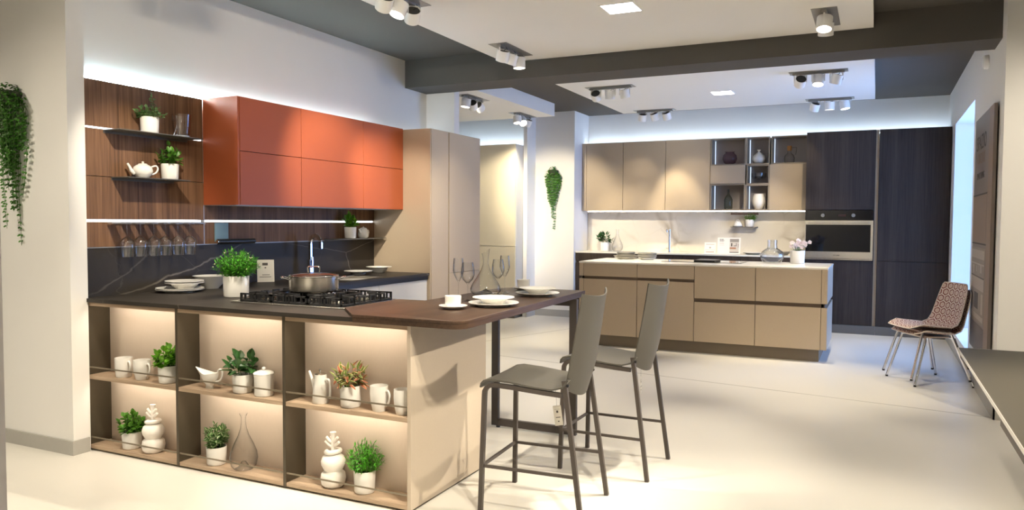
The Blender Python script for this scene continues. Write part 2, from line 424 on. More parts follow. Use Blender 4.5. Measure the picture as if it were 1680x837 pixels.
# floor seams
def strip(name, p, q, w):
    p = Vector((p[0], p[1], 0)); q = Vector((q[0], q[1], 0)); n = (q - p).normalized().cross(Vector((0, 0, 1))) * w / 2
    bm = BM(); prism(bm, [((p + n).x, (p + n).y), ((q + n).x, (q + n).y), ((q - n).x, (q - n).y), ((p - n).x, (p - n).y)], -0.002, 0.0006)
    struct(name, bm, M['seam'])
strip('trim_1', (-3.6, 7.10), (0.77, 6.405), 0.012)
strip('trim_2', (-4.10, 7.85), (-3.58, 9.35), 0.010)

# ------------------------------------------------------------------ open shelf unit facing the camera
t = thing('open_shelf_unit', 'low shelf unit with six lit niches and a beige end panel', 'shelf unit', (-3.13, 3.42, 0))
YF, YB = 3.033, 3.185
bm = BM(); box(bm, -4.286, -4.268, YF, 3.80, 0.01, 0.897); obj('side_panel', bm, M['bronze'], t, absol=True, label='dark bronze side panel')
for x in (-3.517, -2.744):
    bm = BM(); box(bm, x - 0.009, x + 0.009, YF - 0.002, YB, 0.01, 0.897); obj('divider', bm, M['bronze'], t, absol=True)
bm = BM(); box(bm, -1.992, -1.972, YF, 3.804, 0.012, 0.897, bev=0.001); obj('end_panel', bm, M['panel'], t, absol=True, label='wide beige end panel')
bm = BM(); box(bm, -4.268, -1.992, YB, YB + 0.02, 0.01, 0.897); obj('back_panel', bm, M['niche'], t, absol=True, label='warm lit back panel')
bm = BM(); box(bm, -4.268, -1.992, YB + 0.02, 3.79, 0.01, 0.89); obj('cabinet_body', bm, M['whitedoor'], t, absol=True)
bm = BM(); box(bm, -4.27, -1.99, YF + 0.02, 3.77, 0.0, 0.012); box(bm, -1.99, -1.98, YF + 0.02, 3.78, 0, 0.012); obj('plinth', bm, M['bronze'], t, absol=True)
cells = [(-4.268, -3.526), (-3.508, -2.753), (-2.735, -1.992)]
for xa, xb in cells:
    bm = BM(); box(bm, xa, xb, YF + 0.001, YF + .012, 0.876, 0.897); box(bm, xa, xb, YF + .012, YB, 0.887, 0.897); obj('top_board', bm, M['shelf'], t, absol=True)
    bm = BM(); box(bm, xa, xb, YF + 0.001, YF + .012, 0.434, 0.456); box(bm, xa, xb, YF + .012, YB, 0.445, 0.456); obj('shelf', bm, M['shelf'], t, absol=True)
    bm = BM(); box(bm, xa, xb, YF + 0.001, YB, 0.012, 0.032); obj('bottom_board', bm, M['shelf'], t, absol=True)
    for z in (0.050 + 0.456, 0.050 + 0.032):
        bm = BM(); box(bm, xa, xb, YF + 0.002, YF + 0.006, z - 0.004, z + 0.004); obj('rail', bm, M['rail'], t, absol=True)
    for z in (0.876, 0.434):
        bm = BM(); L0, L1 = xa + 0.10, xb - 0.06
        v = [bm.verts.new(p) for p in ((L0, YF + 0.0165, z + 0.001), (L1, YF + 0.0165, z + 0.001), (L1, YF + 0.026, z + 0.0075), (L0, YF + 0.026, z + 0.0075))]
        w = [bm.verts.new(Vector(p.co) + Vector((0, -0.0015, 0.003))) for p in v]
        bm.faces.new(v); bm.faces.new(w[::-1])
        for i in range(4): bm.faces.new((v[i], w[i], w[(i + 1) % 4], v[(i + 1) % 4]))
        obj('light_strip', bm, M['led_niche'], t, absol=True)

# ------------------------------------------------------------------ dark stone worktop, L-shaped, with the sink cut out
SX0, SX1, SY0, SY1 = -4.10, -3.745, 4.90, 5.40
XW, XF = -4.284, -3.672
t = thing('stone_worktop', 'dark veined stone worktop running L-shaped along the left wall', 'worktop', (-3.6, 3.4, 0.897))
bm = BM()
box(bm, XW, -2.20, 3.020, 3.80, 0.898, 0.92)
box(bm, XW, XF, 3.80, SY0, 0.898, 0.92); box(bm, XW, SX0, SY0, SY1, 0.898, 0.92); box(bm, SX1, XF, SY0, SY1, 0.898, 0.92); box(bm, XW, XF, SY1, 5.961, 0.898, 0.92)
obj('worktop_slab', bm, M['stone'], t, absol=True)
bm = BM(); box(bm, XF - 0.05, XF - 0.012, 3.83, 5.955, 0.862, 0.898); obj('front_rail', bm, M['black'], t, absol=True, label='black rail under the worktop edge')
t = thing('sink', 'steel kitchen sink set into the dark worktop', 'sink', ((SX0 + SX1) / 2, (SY0 + SY1) / 2, 0.75))
bm = BM()
box(bm, SX0, SX1, SY0, SY1, 0.745, 0.75); box(bm, SX0, SX0 + .004, SY0, SY1, 0.75, 0.919); box(bm, SX1 - .004, SX1, SY0, SY1, 0.75, 0.919)
box(bm, SX0 + .004, SX1 - .004, SY0, SY0 + .004, 0.75, 0.919); box(bm, SX0 + .004, SX1 - .004, SY1 - .004, SY1, 0.75, 0.919)
obj('basin', bm, M['steel'], t, absol=True)
bm = BM(); lathe(bm, [(0, 0.753), (0.03, 0.753), (0.04, 0.7505)], ((SX0 + SX1) / 2, (SY0 + SY1) / 2, 0), 24); obj('drain', bm, M['chrome'], t, absol=True)
# base cabinets under the sink run
ys = [3.83, 4.45, 5.21, 5.955]
for i in range(3):
    ya, yb = ys[i], ys[i + 1]
    t = thing('base_cabinet', ['pale base cabinet under the worktop, nearest the peninsula', 'pale base cabinet under the sink', 'pale base cabinet beside the tall sand cabinets'][i], 'cabinet', (-3.98, (ya + yb) / 2, 0), 0, 'pale base cabinets of the sink run')
    bm = BM(); box(bm, -4.27, -3.715, ya + .001, yb - .001, 0.10, 0.73 if i == 1 else 0.895); obj('body', bm, M['whitedoor'], t, absol=True)
    bm = BM(); box(bm, -3.713, -3.693, ya + .002, yb - .002, 0.10, 0.860, bev=.001); obj('door', bm, M['whitedoor'], t, absol=True)
    bm = BM(); box(bm, -4.2, -3.75, ya + .001, yb - .001, 0.0, 0.10); obj('plinth', bm, M['plinth_grey'], t, absol=True)

# marble splashback and walnut wall panel
t = thing('splashback', 'black marble splashback with pale veins under the walnut panel', 'splashback', (-4.3, 4.5, 0.92))
bm = BM(); box(bm, -4.314, XW, 3.052, 5.961, 0.898, 1.217); obj('marble_slab', bm, M['stone'], t, absol=True)
bm = BM(); box(bm, -4.314, XW + 0.003, 3.052, 5.961, 1.217, 1.223); obj('edge_trim', bm, M['alu'], t, absol=True)
t = thing('wall_panelling', 'walnut wall panelling with glowing light strips on the left wall', 'wall panel', (-4.3, 4.5, 1.22))
def panel(y0, y1, z0, z1):
    bm = BM(); box(bm, -4.314, -4.281, y0, y1, z0, z1); obj('wood_panel', bm, M['walnut'], t, absol=True)
panel(3.052, 3.936, 1.955, 2.236); panel(3.052, 3.936, 1.657, 1.942); panel(3.052, 3.936, 1.393, 1.653); panel(3.052, 3.936, 1.224, 1.376)
panel(3.942, 5.961, 1.393, 1.65); panel(3.942, 5.961, 1.224, 1.376)
bm = BM(); box(bm, -4.314, -4.280, 3.936, 3.942, 1.224, 1.50); obj('edge_profile', bm, M['alu'], t, absol=True, label='thin metal joint profile'); bm = BM(); box(bm, -4.314, -4.279, 3.034, 3.050, 0.897, 2.239); obj('edge_profile', bm, M['alu'], t, absol=True, label='grey metal edge profile')
for (y0, y1, z0, z1) in ((3.06, 3.915, 1.378, 1.391), (3.95, 5.94, 1.378, 1.391), (3.06, 3.925, 1.945, 1.953)):
    bm = BM(); box(bm, -4.30, -4.285, y0, y1, z0, z1); obj('light_strip', bm, M['led_shelf'], t, absol=True, label='white glowing strip')
bm = BM(); box(bm, -4.309, -4.300, 3.06, 5.95, 2.241, 2.250); obj('cove_light_strip', bm, M['led_cool'], t, absol=True, label='bluish light strip along the top edge')

def shelfplate(name, lab, x0, x1, y0, y1, z, th=0.006, mat='shelfmetal', grp=None, xb=-4.281):
    t = thing(name, lab, 'shelf', ((x0 + x1) / 2, (y0 + y1) / 2, z), 0, grp)
    bm = BM(); box(bm, x0, x1, y0, y1, z - th, z, bev=.001); obj('shelf_plate', bm, M[mat], t, absol=True)
    bm = BM(); box(bm, xb, xb + 0.004, y0, y1, z - 0.02, z - th); obj('bracket', bm, M[mat], t, absol=True)
    return t
shelfplate('wall_shelf', 'long thin metal shelf high on the walnut panel, under the glass ice bucket', -4.281, -4.125, 3.17, 3.80, 1.941)
shelfplate('wall_shelf', 'short thin metal shelf on the walnut panel, holding the white teapot', -4.281, -4.125, 3.22, 3.685, 1.655)
shelfplate('wall_shelf', 'small thin metal shelf under the orange cabinets, beside the tall sand cabinet', -4.281, -4.13, 5.24, 5.945, 1.236)
# glass rack
t = thing('glass_rack', 'metal rack under the light strip holding hanging wine glasses', 'rack', (-4.2, 3.56, 1.372))
bm = BM(); box(bm, -4.281, -4.27, 3.22, 3.92, 1.366, 1.374); obj('back_rail', bm, M['alu'], t, absol=True)
GY = [3.258, 3.353, 3.452, 3.541, 3.640, 3.737]
for i in range(7):
    y = 3.21 + i * 0.0965
    bm = BM(); box(bm, -4.27, -4.13, y - 0.028, y + 0.028, 1.366, 1.370); obj('tongue', bm, M['alu'], t, absol=True)

# ------------------------------------------------------------------ terracotta wall cabinets
XO = -3.955
yo = [3.939, 4.578, 5.356, 5.961]
labs = ['terracotta wall cabinet with two flap doors, nearest the walnut shelves', 'terracotta wall cabinet with two flap doors, middle one of the three', 'terracotta wall cabinet with two flap doors, against the tall sand cabinet']
for i in range(3):
    ya, yb = yo[i], yo[i + 1]
    t = thing('wall_cabinet', labs[i], 'cabinet', (-4.13, (ya + yb) / 2, 1.497), 0, 'terracotta wall cabinets')
    bm = BM(); box(bm, -4.281, XO - 0.021, ya + .0005, yb - .0005, 1.499, 2.238, bev=.0008); obj('body', bm, M['orange'], t, absol=True)
    y0 = ya + (0.020 if i == 0 else .0025)
    if i == 0:
        bm = BM(); box(bm, -4.281, XO - .002, ya - 0.0005, ya + .0165, 1.497, 2.239, bev=.0008); obj('side_panel', bm, M['orange'], t, absol=True)
    for z0, z1 in ((1.498, 1.865), (1.869, 2.2385)):
        bm = BM(); box(bm, XO - 0.020, XO, y0, yb - .0025, z0, z1, bev=.001); obj('door', bm, M['orange'], t, absol=True)
    bm = BM(); box(bm, -4.281, XO - 0.022, ya + .001, yb - .001, 1.494, 1.499); obj('bottom_panel', bm, M['alu'], t, absol=True)
    bm = BM(); box(bm, -4.306, -4.292, ya, yb, 2.2395, 2.249); obj('cove_light_strip', bm, M['led_cool'], t, absol=True, label='bluish light strip behind the top edge') if i == 9 else bm.free()
# ------------------------------------------------------------------ tall sand cabinets
XT = -3.662
for i, (ya, yb, lab) in enumerate(((5.963, 6.285, 'narrow tall sand cabinet next to the terracotta cabinets'), (6.300, 6.921, 'wide tall sand cabinet at the far end of the left wall'))):
    t = thing('tall_cabinet', lab, 'cabinet', (-3.98, (ya + yb) / 2, 0), 0, 'tall sand cabinets')
    bm = BM(); box(bm, -4.313, XT - 0.022, ya + (0.014 if i == 0 else 0), yb, 0.10, 2.228); obj('body', bm, M['tall'], t, absol=True)
    bm = BM(); box(bm, -4.25, XT - 0.06, ya + .015, yb, 0.0, 0.10); obj('plinth', bm, M['plinth'], t, absol=True)
    if i == 0:
        bm = BM(); box(bm, -4.313, XT - 0.004, ya, ya + 0.014, 0.0, 2.231, bev=.0008); obj('side_panel', bm, M['tall'], t, absol=True)
        bm = BM(); box(bm, XT - 0.030, XT - 0.012, yb, yb + 0.014, 0.1, 2.228); obj('groove_profile', bm, M['goldgroove'], t, absol=True, label='golden vertical groove profile')
    y0 = ya + (0.018 if i == 0 else .002)
    for z0, z1 in ((0.10, 0.898), (0.902, 2.231)):
        if i == 0 and z0 == 0.10: z1 = 2.231
        if i == 0 and z0 > 0.5: continue
        bm = BM(); box(bm, XT - 0.020, XT, y0, yb - .002, z0, z1, bev=.001); obj('door', bm, M['tall'], t, absol=True)
    bm = BM(); box(bm, -4.306, -4.296, ya + .02, yb, 2.231, 2.238); obj('cove_light_strip', bm, M['led_cove2'], t, absol=True, label='bluish light strip on top')
# ------------------------------------------------------------------ breakfast bar
t = thing('breakfast_bar', 'dark walnut breakfast bar top on a thin metal frame', 'bar table', (-2.0, 4.0, 0))
def rounded(pts, rads, n=6):
    out = []
    N = len(pts)
    for i, p in enumerate(pts):
        r = rads[i]
        if r <= 0: out.append(p); continue
        a = Vector(pts[i - 1]); b = Vector(p); c = Vector(pts[(i + 1) % N])
        u = (a - b).normalized(); v = (c - b).normalized(); ang = u.angle(v); d = r / math.tan(ang / 2)
        s = b + u * d; e = b + v * d; cen = b + (u + v).normalized() * (r / math.sin(ang / 2))
        a0 = math.atan2(s.y - cen.y, s.x - cen.x); a1 = math.atan2(e.y - cen.y, e.x - cen.x)
        da = (a1 - a0 + PI) % (2 * PI) - PI
        for k in range(n + 1):
            aa = a0 + da * k / n; out.append((cen.x + r * math.cos(aa), cen.y + r * math.sin(aa)))
    return out
pts = [(-2.294, 3.012), (-1.682, 3.012), (-1.742, 4.80), (-2.335, 4.775), (-2.335, 3.745), (-2.515, 3.745), (-2.515, 3.24)]
bm = BM(); prism(bm, rounded(pts, [0, 0.07, 0.015, 0.12, 0, 0, 0]), 0.9215, 0.935, bev=.001)
bmesh.ops.translate(bm, verts=bm.verts, vec=(0, 0, 0))
prism(bm, rounded([(-2.294, 3.013), (-1.683, 3.013), (-1.743, 4.799), (-2.334, 4.774), (-2.334, 3.80), (-2.20, 3.80), (-2.20, 3.0195), (-2.294, 3.0195)], [0, 0.07, 0.015, 0.12, 0, 0, 0, 0]), 0.898, 0.9215)
obj('bar_top', bm, M['bar'], t, absol=True, smooth=30)
bm = BM()
for (xa, xb) in ((-2.335, -2.285), (-1.775, -1.725)): box(bm, xa, xb, 4.585, 4.615, 0.012, 0.896, bev=.002)
for x in (-2.285, ): box(bm, x, -1.775, 4.585, 4.615, 0.012, 0.060, bev=.002); box(bm, x, -1.775, 4.585, 4.615, 0.85, 0.896, bev=.002)
obj('metal_frame', bm, M['stoolframe'], t, absol=True, label='dark metal support frame')
for x in (-2.29, -1.77):
    bm = BM(); cyl(bm, (x, 4.6, 0), (x, 4.6, 0.012), 0.014, 16); obj('levelling_foot', bm, M['black'], t, absol=True)

# ------------------------------------------------------------------ gas hob
HX0, HX1, HY0, HY1 = -3.345, -2.535, 3.262, 3.80
t = thing('gas_hob', 'steel gas hob with black cast iron grates on the dark counter', 'hob', ((HX0 + HX1) / 2, (HY0 + HY1) / 2, 0.92))
bm = BM(); box(bm, HX0, HX1, HY0, HY1, 0.9205, 0.928, bev=.002); obj('hob_plate', bm, M['steel'], t, absol=True)
bm = BM(); box(bm, HX0 + .03, HX1 - .03, HY0 + .03, HY1 - .02, 0.928, 0.9295); obj('glass_surface', bm, M['blackglass'], t, absol=True)
burn = [(-3.18, 3.40, .042), (-3.18, 3.65, .036), (-2.94, 3.53, .06), (-2.70, 3.40, .036), (-2.70, 3.65, .042)]
for (x, y, r) in burn:
    bm = BM(); lathe(bm, [(0, 0), (r * 1.15, 0), (r * 1.15, .008), (r, .010), (r, .016), (r * .9, .018)], (x, y, 0.9295), 28)
    b = obj('burner', bm, M['steel'], t, absol=True, smooth=True)
    bm = BM(); lathe(bm, [(r * .88, .018), (r * .88, .024), (0, .026)], (x, y, 0.9295), 28); obj('burner_cap', bm, M['castiron'], b, absol=True, smooth=True)
def grate(x0, x1, y0, y1):
    bm = BM(); z0, z1 = 0.930, 0.974; w = .011
    for (xa, xb, ya, yb) in ((x0, x1, y0, y0 + w), (x0, x1, y1 - w, y1), (x0, x0 + w, y0 + w, y1 - w), (x1 - w, x1, y0 + w, y1 - w), (x0 + w, x1 - w, (y0 + y1) / 2 - w / 2, (y0 + y1) / 2 + w / 2)):
        box(bm, xa, xb, ya, yb, 0.931, 0.939)
    xm = (x0 + x1) / 2
    for yy0, yy1 in ((y0, (y0 + y1) / 2), ((y0 + y1) / 2, y1)):
        ym = (yy0 + yy1) / 2
        for (dx, dy) in ((1, 0), (-1, 0), (0, 1), (0, -1)):
            ex = (x1 - x0) / 2 - w / 2 if dx else (yy1 - yy0) / 2 - w / 2
            a = 0.032
            if dx:
                xa, xb = sorted((xm + dx * a, xm + dx * ex)); box(bm, xa, xb, ym - w / 2, ym + w / 2, 0.964, z1); xo = xm + dx * ex; box(bm, xo - w / 2, xo + w / 2, ym - w / 2, ym + w / 2, 0.931, z1)
            else:
                ya, yb = sorted((ym + dy * a, ym + dy * ex)); box(bm, xm - w / 2, xm + w / 2, ya, yb, 0.964, z1); yo_ = ym + dy * ex; box(bm, xm - w / 2, xm + w / 2, yo_ - w / 2, yo_ + w / 2, 0.931, z1)
    for (cx, cy) in ((x0, y0), (x1, y0), (x0, y1), (x1, y1)):
        sx = 1 if cx == x0 else -1; sy = 1 if cy == y0 else -1
        box(bm, min(cx, cx + sx * w), max(cx, cx + sx * w), min(cy, cy + sy * w), max(cy, cy + sy * w), 0.9295, 0.974)
        box(bm, min(cx, cx + sx * .035), max(cx, cx + sx * .035), min(cy, cy + sy * w), max(cy, cy + sy * w), 0.964, 0.974)
    for yy in (y0, y1 - w):
        for k in (1, 2, 3):
            xc = x0 + (x1 - x0) * k / 4
            box(bm, xc - .026, xc - .018, yy, yy + w, 0.939, 0.974); box(bm, xc + .018, xc + .026, yy, yy + w, 0.939, 0.974); box(bm, xc - .018, xc + .018, yy, yy + w, 0.966, 0.974)
    for xx in (x0, x1 - w):
        for k in (1, 2, 3, 4):
            yc = y0 + (y1 - y0) * k / 5
            box(bm, xx, xx + w, yc - .026, yc - .018, 0.939, 0.974); box(bm, xx, xx + w, yc + .018, yc + .026, 0.939, 0.974); box(bm, xx, xx + w, yc - .018, yc + .018, 0.966, 0.974)
    return bm
for x0, x1 in ((HX0 + .045, -3.075), (-3.065, -2.815), (-2.805, HX1 - .045)):
    obj('grate', grate(x0, x1, HY0 + .03, HY1 - .03), M['castiron'], t, absol=True)
for k in range(5):
    x = -3.10 + k * .075
    bm = BM(); lathe(bm, [(0.014, 0), (0.013, .018), (0, .019)], (x, HY1 - .02, 0.928), 20); obj('knob', bm, M['chrome'], t, absol=True, smooth=True)

# ------------------------------------------------------------------ saute pan with glass lid
t = thing('saute_pan', 'stainless steel pan with glass lid standing on the gas hob', 'pan', (-2.985, 3.555, 0.9745))
R = .142
bm = BM(); lathe(bm, [(0, 0), (R - .012, 0), (R - .002, .008), (R, .02), (R, .088), (R + .004, .091), (R - .002, .091), (R - .004, .02), (0, .006)], n=48); obj('pan_body', bm, M['steel'], t, smooth=True)
bm = BM(); lathe(bm, [(0, .060), (R - .006, .060)], n=40); obj('sauce', bm, pm('tomato_sauce', (0.20, 0.045, 0.02), 0.4, noise=.3), t, label='reddish sauce inside')
bm = BM(); lathe(bm, [(R - .002, .093), (R - .02, .103), (R * .5, .110), (0, .113)], n=40); l = obj('glass_lid', bm, M['dimglass'], t, smooth=True)
bm = BM(); tube(bm, [((R - .001) * math.cos(a), (R - .001) * math.sin(a), .094) for a in [2 * PI * k / 40 for k in range(40)]], .003, n=8, closed=True); obj('lid_rim', bm, M['chrome'], l, smooth=True)
bm = BM(); tube(bm, [(-.032, 0, .111), (-.034, 0, .142), (-.026, 0, .148), (.026, 0, .148), (.034, 0, .142), (.032, 0, .111)], .004, n=8); obj('lid_handle', bm, M['chrome'], l, smooth=True)
for s in (-1, 1):
    bm = BM(); a = math.radians(20)
    pts = [(s * (R - .002), -.045 , .074), (s * (R + .03), -.040, .084), (s * (R + .042), -.02, .086), (s * (R + .042), .02, .086), (s * (R + .03), .040, .084), (s * (R - .002), .045, .074)]
    tube(bm, pts, .0045, n=8); h = obj('side_handle', bm, M['chrome'], t, smooth=True)
t.rotation_euler = (0, 0, math.radians(35))

# ------------------------------------------------------------------ tap
t = thing('kitchen_tap', 'tall chrome tap with flat arched spout behind the sink', 'tap', (-4.195, 4.955, 0.9205))
bm = BM(); box(bm, -.024, .024, -.024, .024, 0, .012, bev=.002); box(bm, -.018, .018, -.018, .018, .012, .15, bev=.002); obj('tap_body', bm, M['chrome'], t)
bm = BM(); path = [(0, 0, .15), (0, 0, .28)] + [(.062 - .062 * math.cos(math.radians(a)), 0, .285 + .065 * math.sin(math.radians(a))) for a in range(0, 181, 15)] + [(.124, 0, .26), (.124, 0, .245)]
tube(bm, path, .01, sec=(.030, .014)); obj('spout', bm, M['chrome'], t, smooth=30)
bm = BM(); box(bm, .02, .03, -.006, .006, .085, .175, bev=.002); obj('lever', bm, M['chrome'], t)
t.rotation_euler = (0, 0, math.radians(-8))

# towel / foil holder
t = thing('foil_holder', 'black roll holder with a strip of pale blue foil hanging over the splashback', 'roll holder', (-4.24, 4.19, 1.225))
bm = BM(); cyl(bm, (-4.235, 4.02, 1.238), (-4.235, 4.37, 1.238), .019, 24); obj('roll_tube', bm, M['black'], t, absol=True, smooth=True)
bm = BM(); cyl(bm, (-4.235, 4.012, 1.238), (-4.235, 4.02, 1.238), .014, 24); obj('end_cap', bm, M['chrome'], t, absol=True, smooth=True)
bm = BM(); box(bm, -4.279, -4.273, 4.03, 4.155, 1.238, 1.372); obj('foil_strip', bm, M['bluepaper'], t, absol=True, label='pale blue strip')
bm = BM(); box(bm, -4.281, -4.235, 4.06, 4.33, 1.226, 1.234); obj('bracket', bm, M['black'], t, absol=True)

# ------------------------------------------------------------------ island
YI, YI2 = 8.15, 9.135
IX = [-3.039, -2.985, -2.365, -1.741, -1.115, -0.4855, -0.4295]
ZT = 0.949
t = thing('island_worktop', 'thin white worktop of the beige kitchen island', 'worktop', (-1.73, 8.64, 0.93))
bm = BM(); box(bm, IX[0] - .002, IX[6] + .002, YI - .003, YI2 + .003, 0.9305, ZT, bev=.002); obj('worktop_slab', bm, M['quartz'], t, absol=True)
il = ['island cabinet with slim drawer over a door, leftmost on the island', 'island cabinet with slim drawer over a door, second from the left', 'island cabinet with two deep drawers, third from the left', 'island cabinet with two deep drawers, rightmost on the island']
for k in range(4):
    xa, xb = IX[k + 1], IX[k + 2]
    t = thing('island_cabinet', il[k], 'cabinet', ((xa + xb) / 2, 8.64, 0), 0, 'beige island base cabinets')
    g0, g1 = (0.755, 0.787) if k < 2 else (0.551, 0.590)
    bm = BM(); box(bm, xa + .001, xb - .001, YI + .024, YI2 - .022, 0.129, 0.929); obj('body', bm, M['groove'], t, absol=True)
    bm = BM(); box(bm, xa + .003, xb - .003, YI, YI + .022, g1, 0.9285, bev=.001); obj('drawer', bm, M['beige'], t, absol=True)
    bm = BM(); box(bm, xa + .003, xb - .003, YI, YI + .022, 0.129, g0, bev=.001); obj('door' if k < 2 else 'drawer', bm, M['beige'], t, absol=True)
    bm = BM(); box(bm, xa + .001, xb - .001, YI2 - .02, YI2, 0.129, 0.929); obj('back_panel', bm, M['beige'], t, absol=True)
for (xa, xb, lab, gr) in ((IX[0], IX[1], 'slim beige end panel at the left end of the island', (.755, .787)), (IX[5], IX[6], 'slim beige end panel at the right end of the island', (.551, .590))):
    t = thing('end_panel', lab, 'panel', ((xa + xb) / 2, 8.64, .129), 0, 'island end panels')
    for z0, z1 in ((.129, gr[0]), (gr[1], .929)):
        bm = BM(); box(bm, xa + .001, xb - .0005, YI, YI2, z0, z1, bev=.001); obj('panel_board', bm, M['beige'], t, absol=True)
    bm = BM(); box(bm, xa + .022, xb - .022, YI + .022, YI2 - .01, gr[0], gr[1]); obj('groove_profile', bm, M['groove'], t, absol=True)
bm = BM(); box(bm, IX[0] + .06, -0.503, 8.219, YI2 - .06, 0.0, .128)
tag(obj('plinth', bm, M['plinth'], loc=(-1.77, 8.64, 0)), 'brown recessed plinth under the island', 'plinth')
# induction hob
t = thing('induction_hob', 'flat black glass induction hob with a raised central vent on the island', 'hob', (-1.76, 8.80, ZT))
bm = BM(); box(bm, -2.20, -1.32, 8.54, 9.06, ZT + .0005, ZT + .005, bev=.001); obj('glass_surface', bm, M['blackglass'], t, absol=True)
bm = BM(); box(bm, -1.85, -1.62, 8.62, 8.98, ZT + .005, ZT + .024, bev=.003); obj('vent_grille', bm, M['black'], t, absol=True)

# ------------------------------------------------------------------ back kitchen
YQ = 10.511; ZK = 0.966
bx_ = [-3.975, -3.19, -2.405, -1.62, -0.842]
bl = ['dark oak base cabinet under the white counter, beside the far column', 'dark oak base cabinet under the white counter, second from the far column', 'dark oak base cabinet under the white counter, third from the far column', 'dark oak base cabinet under the white counter, beside the oven cabinet']
for k in range(4):
    xa, xb = bx_[k], bx_[k + 1]
    t = thing('base_cabinet', bl[k], 'cabinet', ((xa + xb) / 2, 10.78, 0), 0, 'dark base cabinets of the back run')
    bm = BM(); box(bm, xa + .001, xb - .001, YQ + .022, 11.045, .11, .945); obj('body', bm, M['darkoak'], t, absol=True)
    bm = BM(); box(bm, xa + .002, xb - .002, YQ, YQ + .02, .11, .80, bev=.001); obj('door', bm, M['darkoak'], t, absol=True)
    bm = BM(); box(bm, xa + .002, xb - .002, YQ, YQ + .02, .83, .945, bev=.001); obj('drawer', bm, M['darkoak'], t, absol=True)
    bm = BM(); box(bm, xa + .001, xb - .001, YQ + .06, 11.0, 0, .11); obj('plinth', bm, M['plinth_grey'], t, absol=True)
t = thing('back_worktop', 'white worktop of the back kitchen run in front of the pale marble', 'worktop', (-2.41, 10.78, .945))
bm = BM(); box(bm, -3.982, -0.842, YQ - .005, 11.048, .9455, ZK, bev=.002); obj('worktop_slab', bm, M['quartz'], t, absol=True)
t = thing('splashback', 'pale veined marble splashback behind the white worktop', 'splashback', (-2.41, 11.04, ZK))
bm = BM(); box(bm, -3.975, -0.842, 11.028, 11.0495, ZK + .0005, 1.56); obj('marble_slab', bm, M['marble'], t, absol=True)
# wall cabinets
YK, K0, K1 = 10.761, 1.560, 2.551
kx = [-3.912, -3.35, -2.726, -2.100]
kl = ['beige wall cabinet over the white counter, next to the far column', 'beige wall cabinet over the white counter, middle one of the three plain doors', 'beige wall cabinet over the white counter, next to the open cubes']
for k in range(3):
    xa, xb = kx[k], kx[k + 1]
    t = thing('wall_cabinet', kl[k], 'cabinet', ((xa + xb) / 2, 10.9, K0), 0, 'beige wall cabinets of the back run')
    if k == 0:
        bm = BM(); box(bm, -3.982, xa - .001, YK + .004, 11.028, K0, K1); obj('filler_panel', bm, M['beige'], t, absol=True)
    bm = BM(); box(bm, xa + .001, xb - .001, YK + .022, 11.045, K0 + .001, K1 - .001); obj('body', bm, M['beige'], t, absol=True)
    bm = BM(); box(bm, xa + .0035, xb - .0035, YK, YK + .02, K0, K1, bev=.001); obj('door', bm, M['beige'], t, absol=True)
def cube(x0, x1, z0, z1, lab):
    t = thing('wall_cube', lab, 'shelf', ((x0 + x1) / 2, 10.9, z0), 0, 'open wall cubes')
    w = .016
    bm = BM(); box(bm, x0, x1, YK, 11.02, z0, z0 + w); box(bm, x0, x1, YK, 11.02, z1 - w, z1); box(bm, x0, x0 + w, YK, 11.02, z0 + w, z1 - w); box(bm, x1 - w, x1, YK, 11.02, z0 + w, z1 - w)
    obj('frame', bm, M['cubeframe'], t, absol=True)
    bm = BM(); box(bm, x0 + .001, x1 - .001, 11.02, 11.035, z0 + .001, z1 - .001); obj('back_panel', bm, M['cubeback'], t, absol=True)
    bm = BM(); box(bm, x0 + w + .001, x0 + w + .009, 10.985, 10.993, z0 + w, z1 - w); obj('light_strip', bm, M['led_cube'], t, absol=True, label='vertical bluish light strip')
M['cubeframe'] = pm('cube_frame_lacquer', (0.30, 0.245, 0.185), 0.42, metal=0.25)
M['cubeback'] = pm('cube_back_panel', (0.31, 0.275, 0.265), 0.6, noise=.03)
M['led_cube'] = emis('led_strip_cube', (0.62, 0.76, 1.0), 0.8)
cube(-2.096, -1.628, 2.178, 2.549, 'open beige cube holding the mauve glass vase')
cube(-1.626, -1.319, 2.178, 2.549, 'open beige cube holding the white narrow-necked bottle vase')
cube(-1.303, -0.845, 2.178, 2.549, 'open beige cube holding the clear bottle with cork stopper')
cube(-1.616, -1.319, 1.912, 2.176, 'open beige cube holding the clear glass bowl on a stem')
cube(-2.096, -1.630, 1.562, 1.925, 'open beige cube holding the dark green glass bottle')
cube(-1.626, -1.319, 1.562, 1.910, 'open beige cube holding the white tumbler-shaped vase')
t = thing('wall_cabinet', 'small beige flap cabinet between two open cubes', 'cabinet', (-1.87, 10.9, 1.927))
bm = BM(); box(bm, -2.095, -1.632, YK + .022, 11.03, 1.928, 2.176); obj('body', bm, M['beige'], t, absol=True)
bm = BM(); box(bm, -2.096, -1.631, YK - .012, YK + .02, 1.928, 2.176, bev=.001); obj('flap_door', bm, M['beige'], t, absol=True)
t = thing('wall_cabinet', 'square beige wall cabinet beside the dark oven cabinet', 'cabinet', (-1.08, 10.9, 1.56))
bm = BM(); box(bm, -1.316, -0.846, YK + .022, 11.03, 1.562, 2.176); obj('body', bm, M['beige'], t, absol=True)
bm = BM(); box(bm, -1.317, -0.905, YK, YK + .02, 1.562, 2.176, bev=.001); obj('door', bm, M['beige'], t, absol=True)
bm = BM(); box(bm, -0.902, -0.845, YK + .003, YK + .02, 1.562, 2.176); obj('filler_panel', bm, M['cubeframe'], t, absol=True)
t = thing('light_strip', 'bright strip light along the underside of the beige wall cabinets', 'light', (-2.4, 10.8, 1.55))
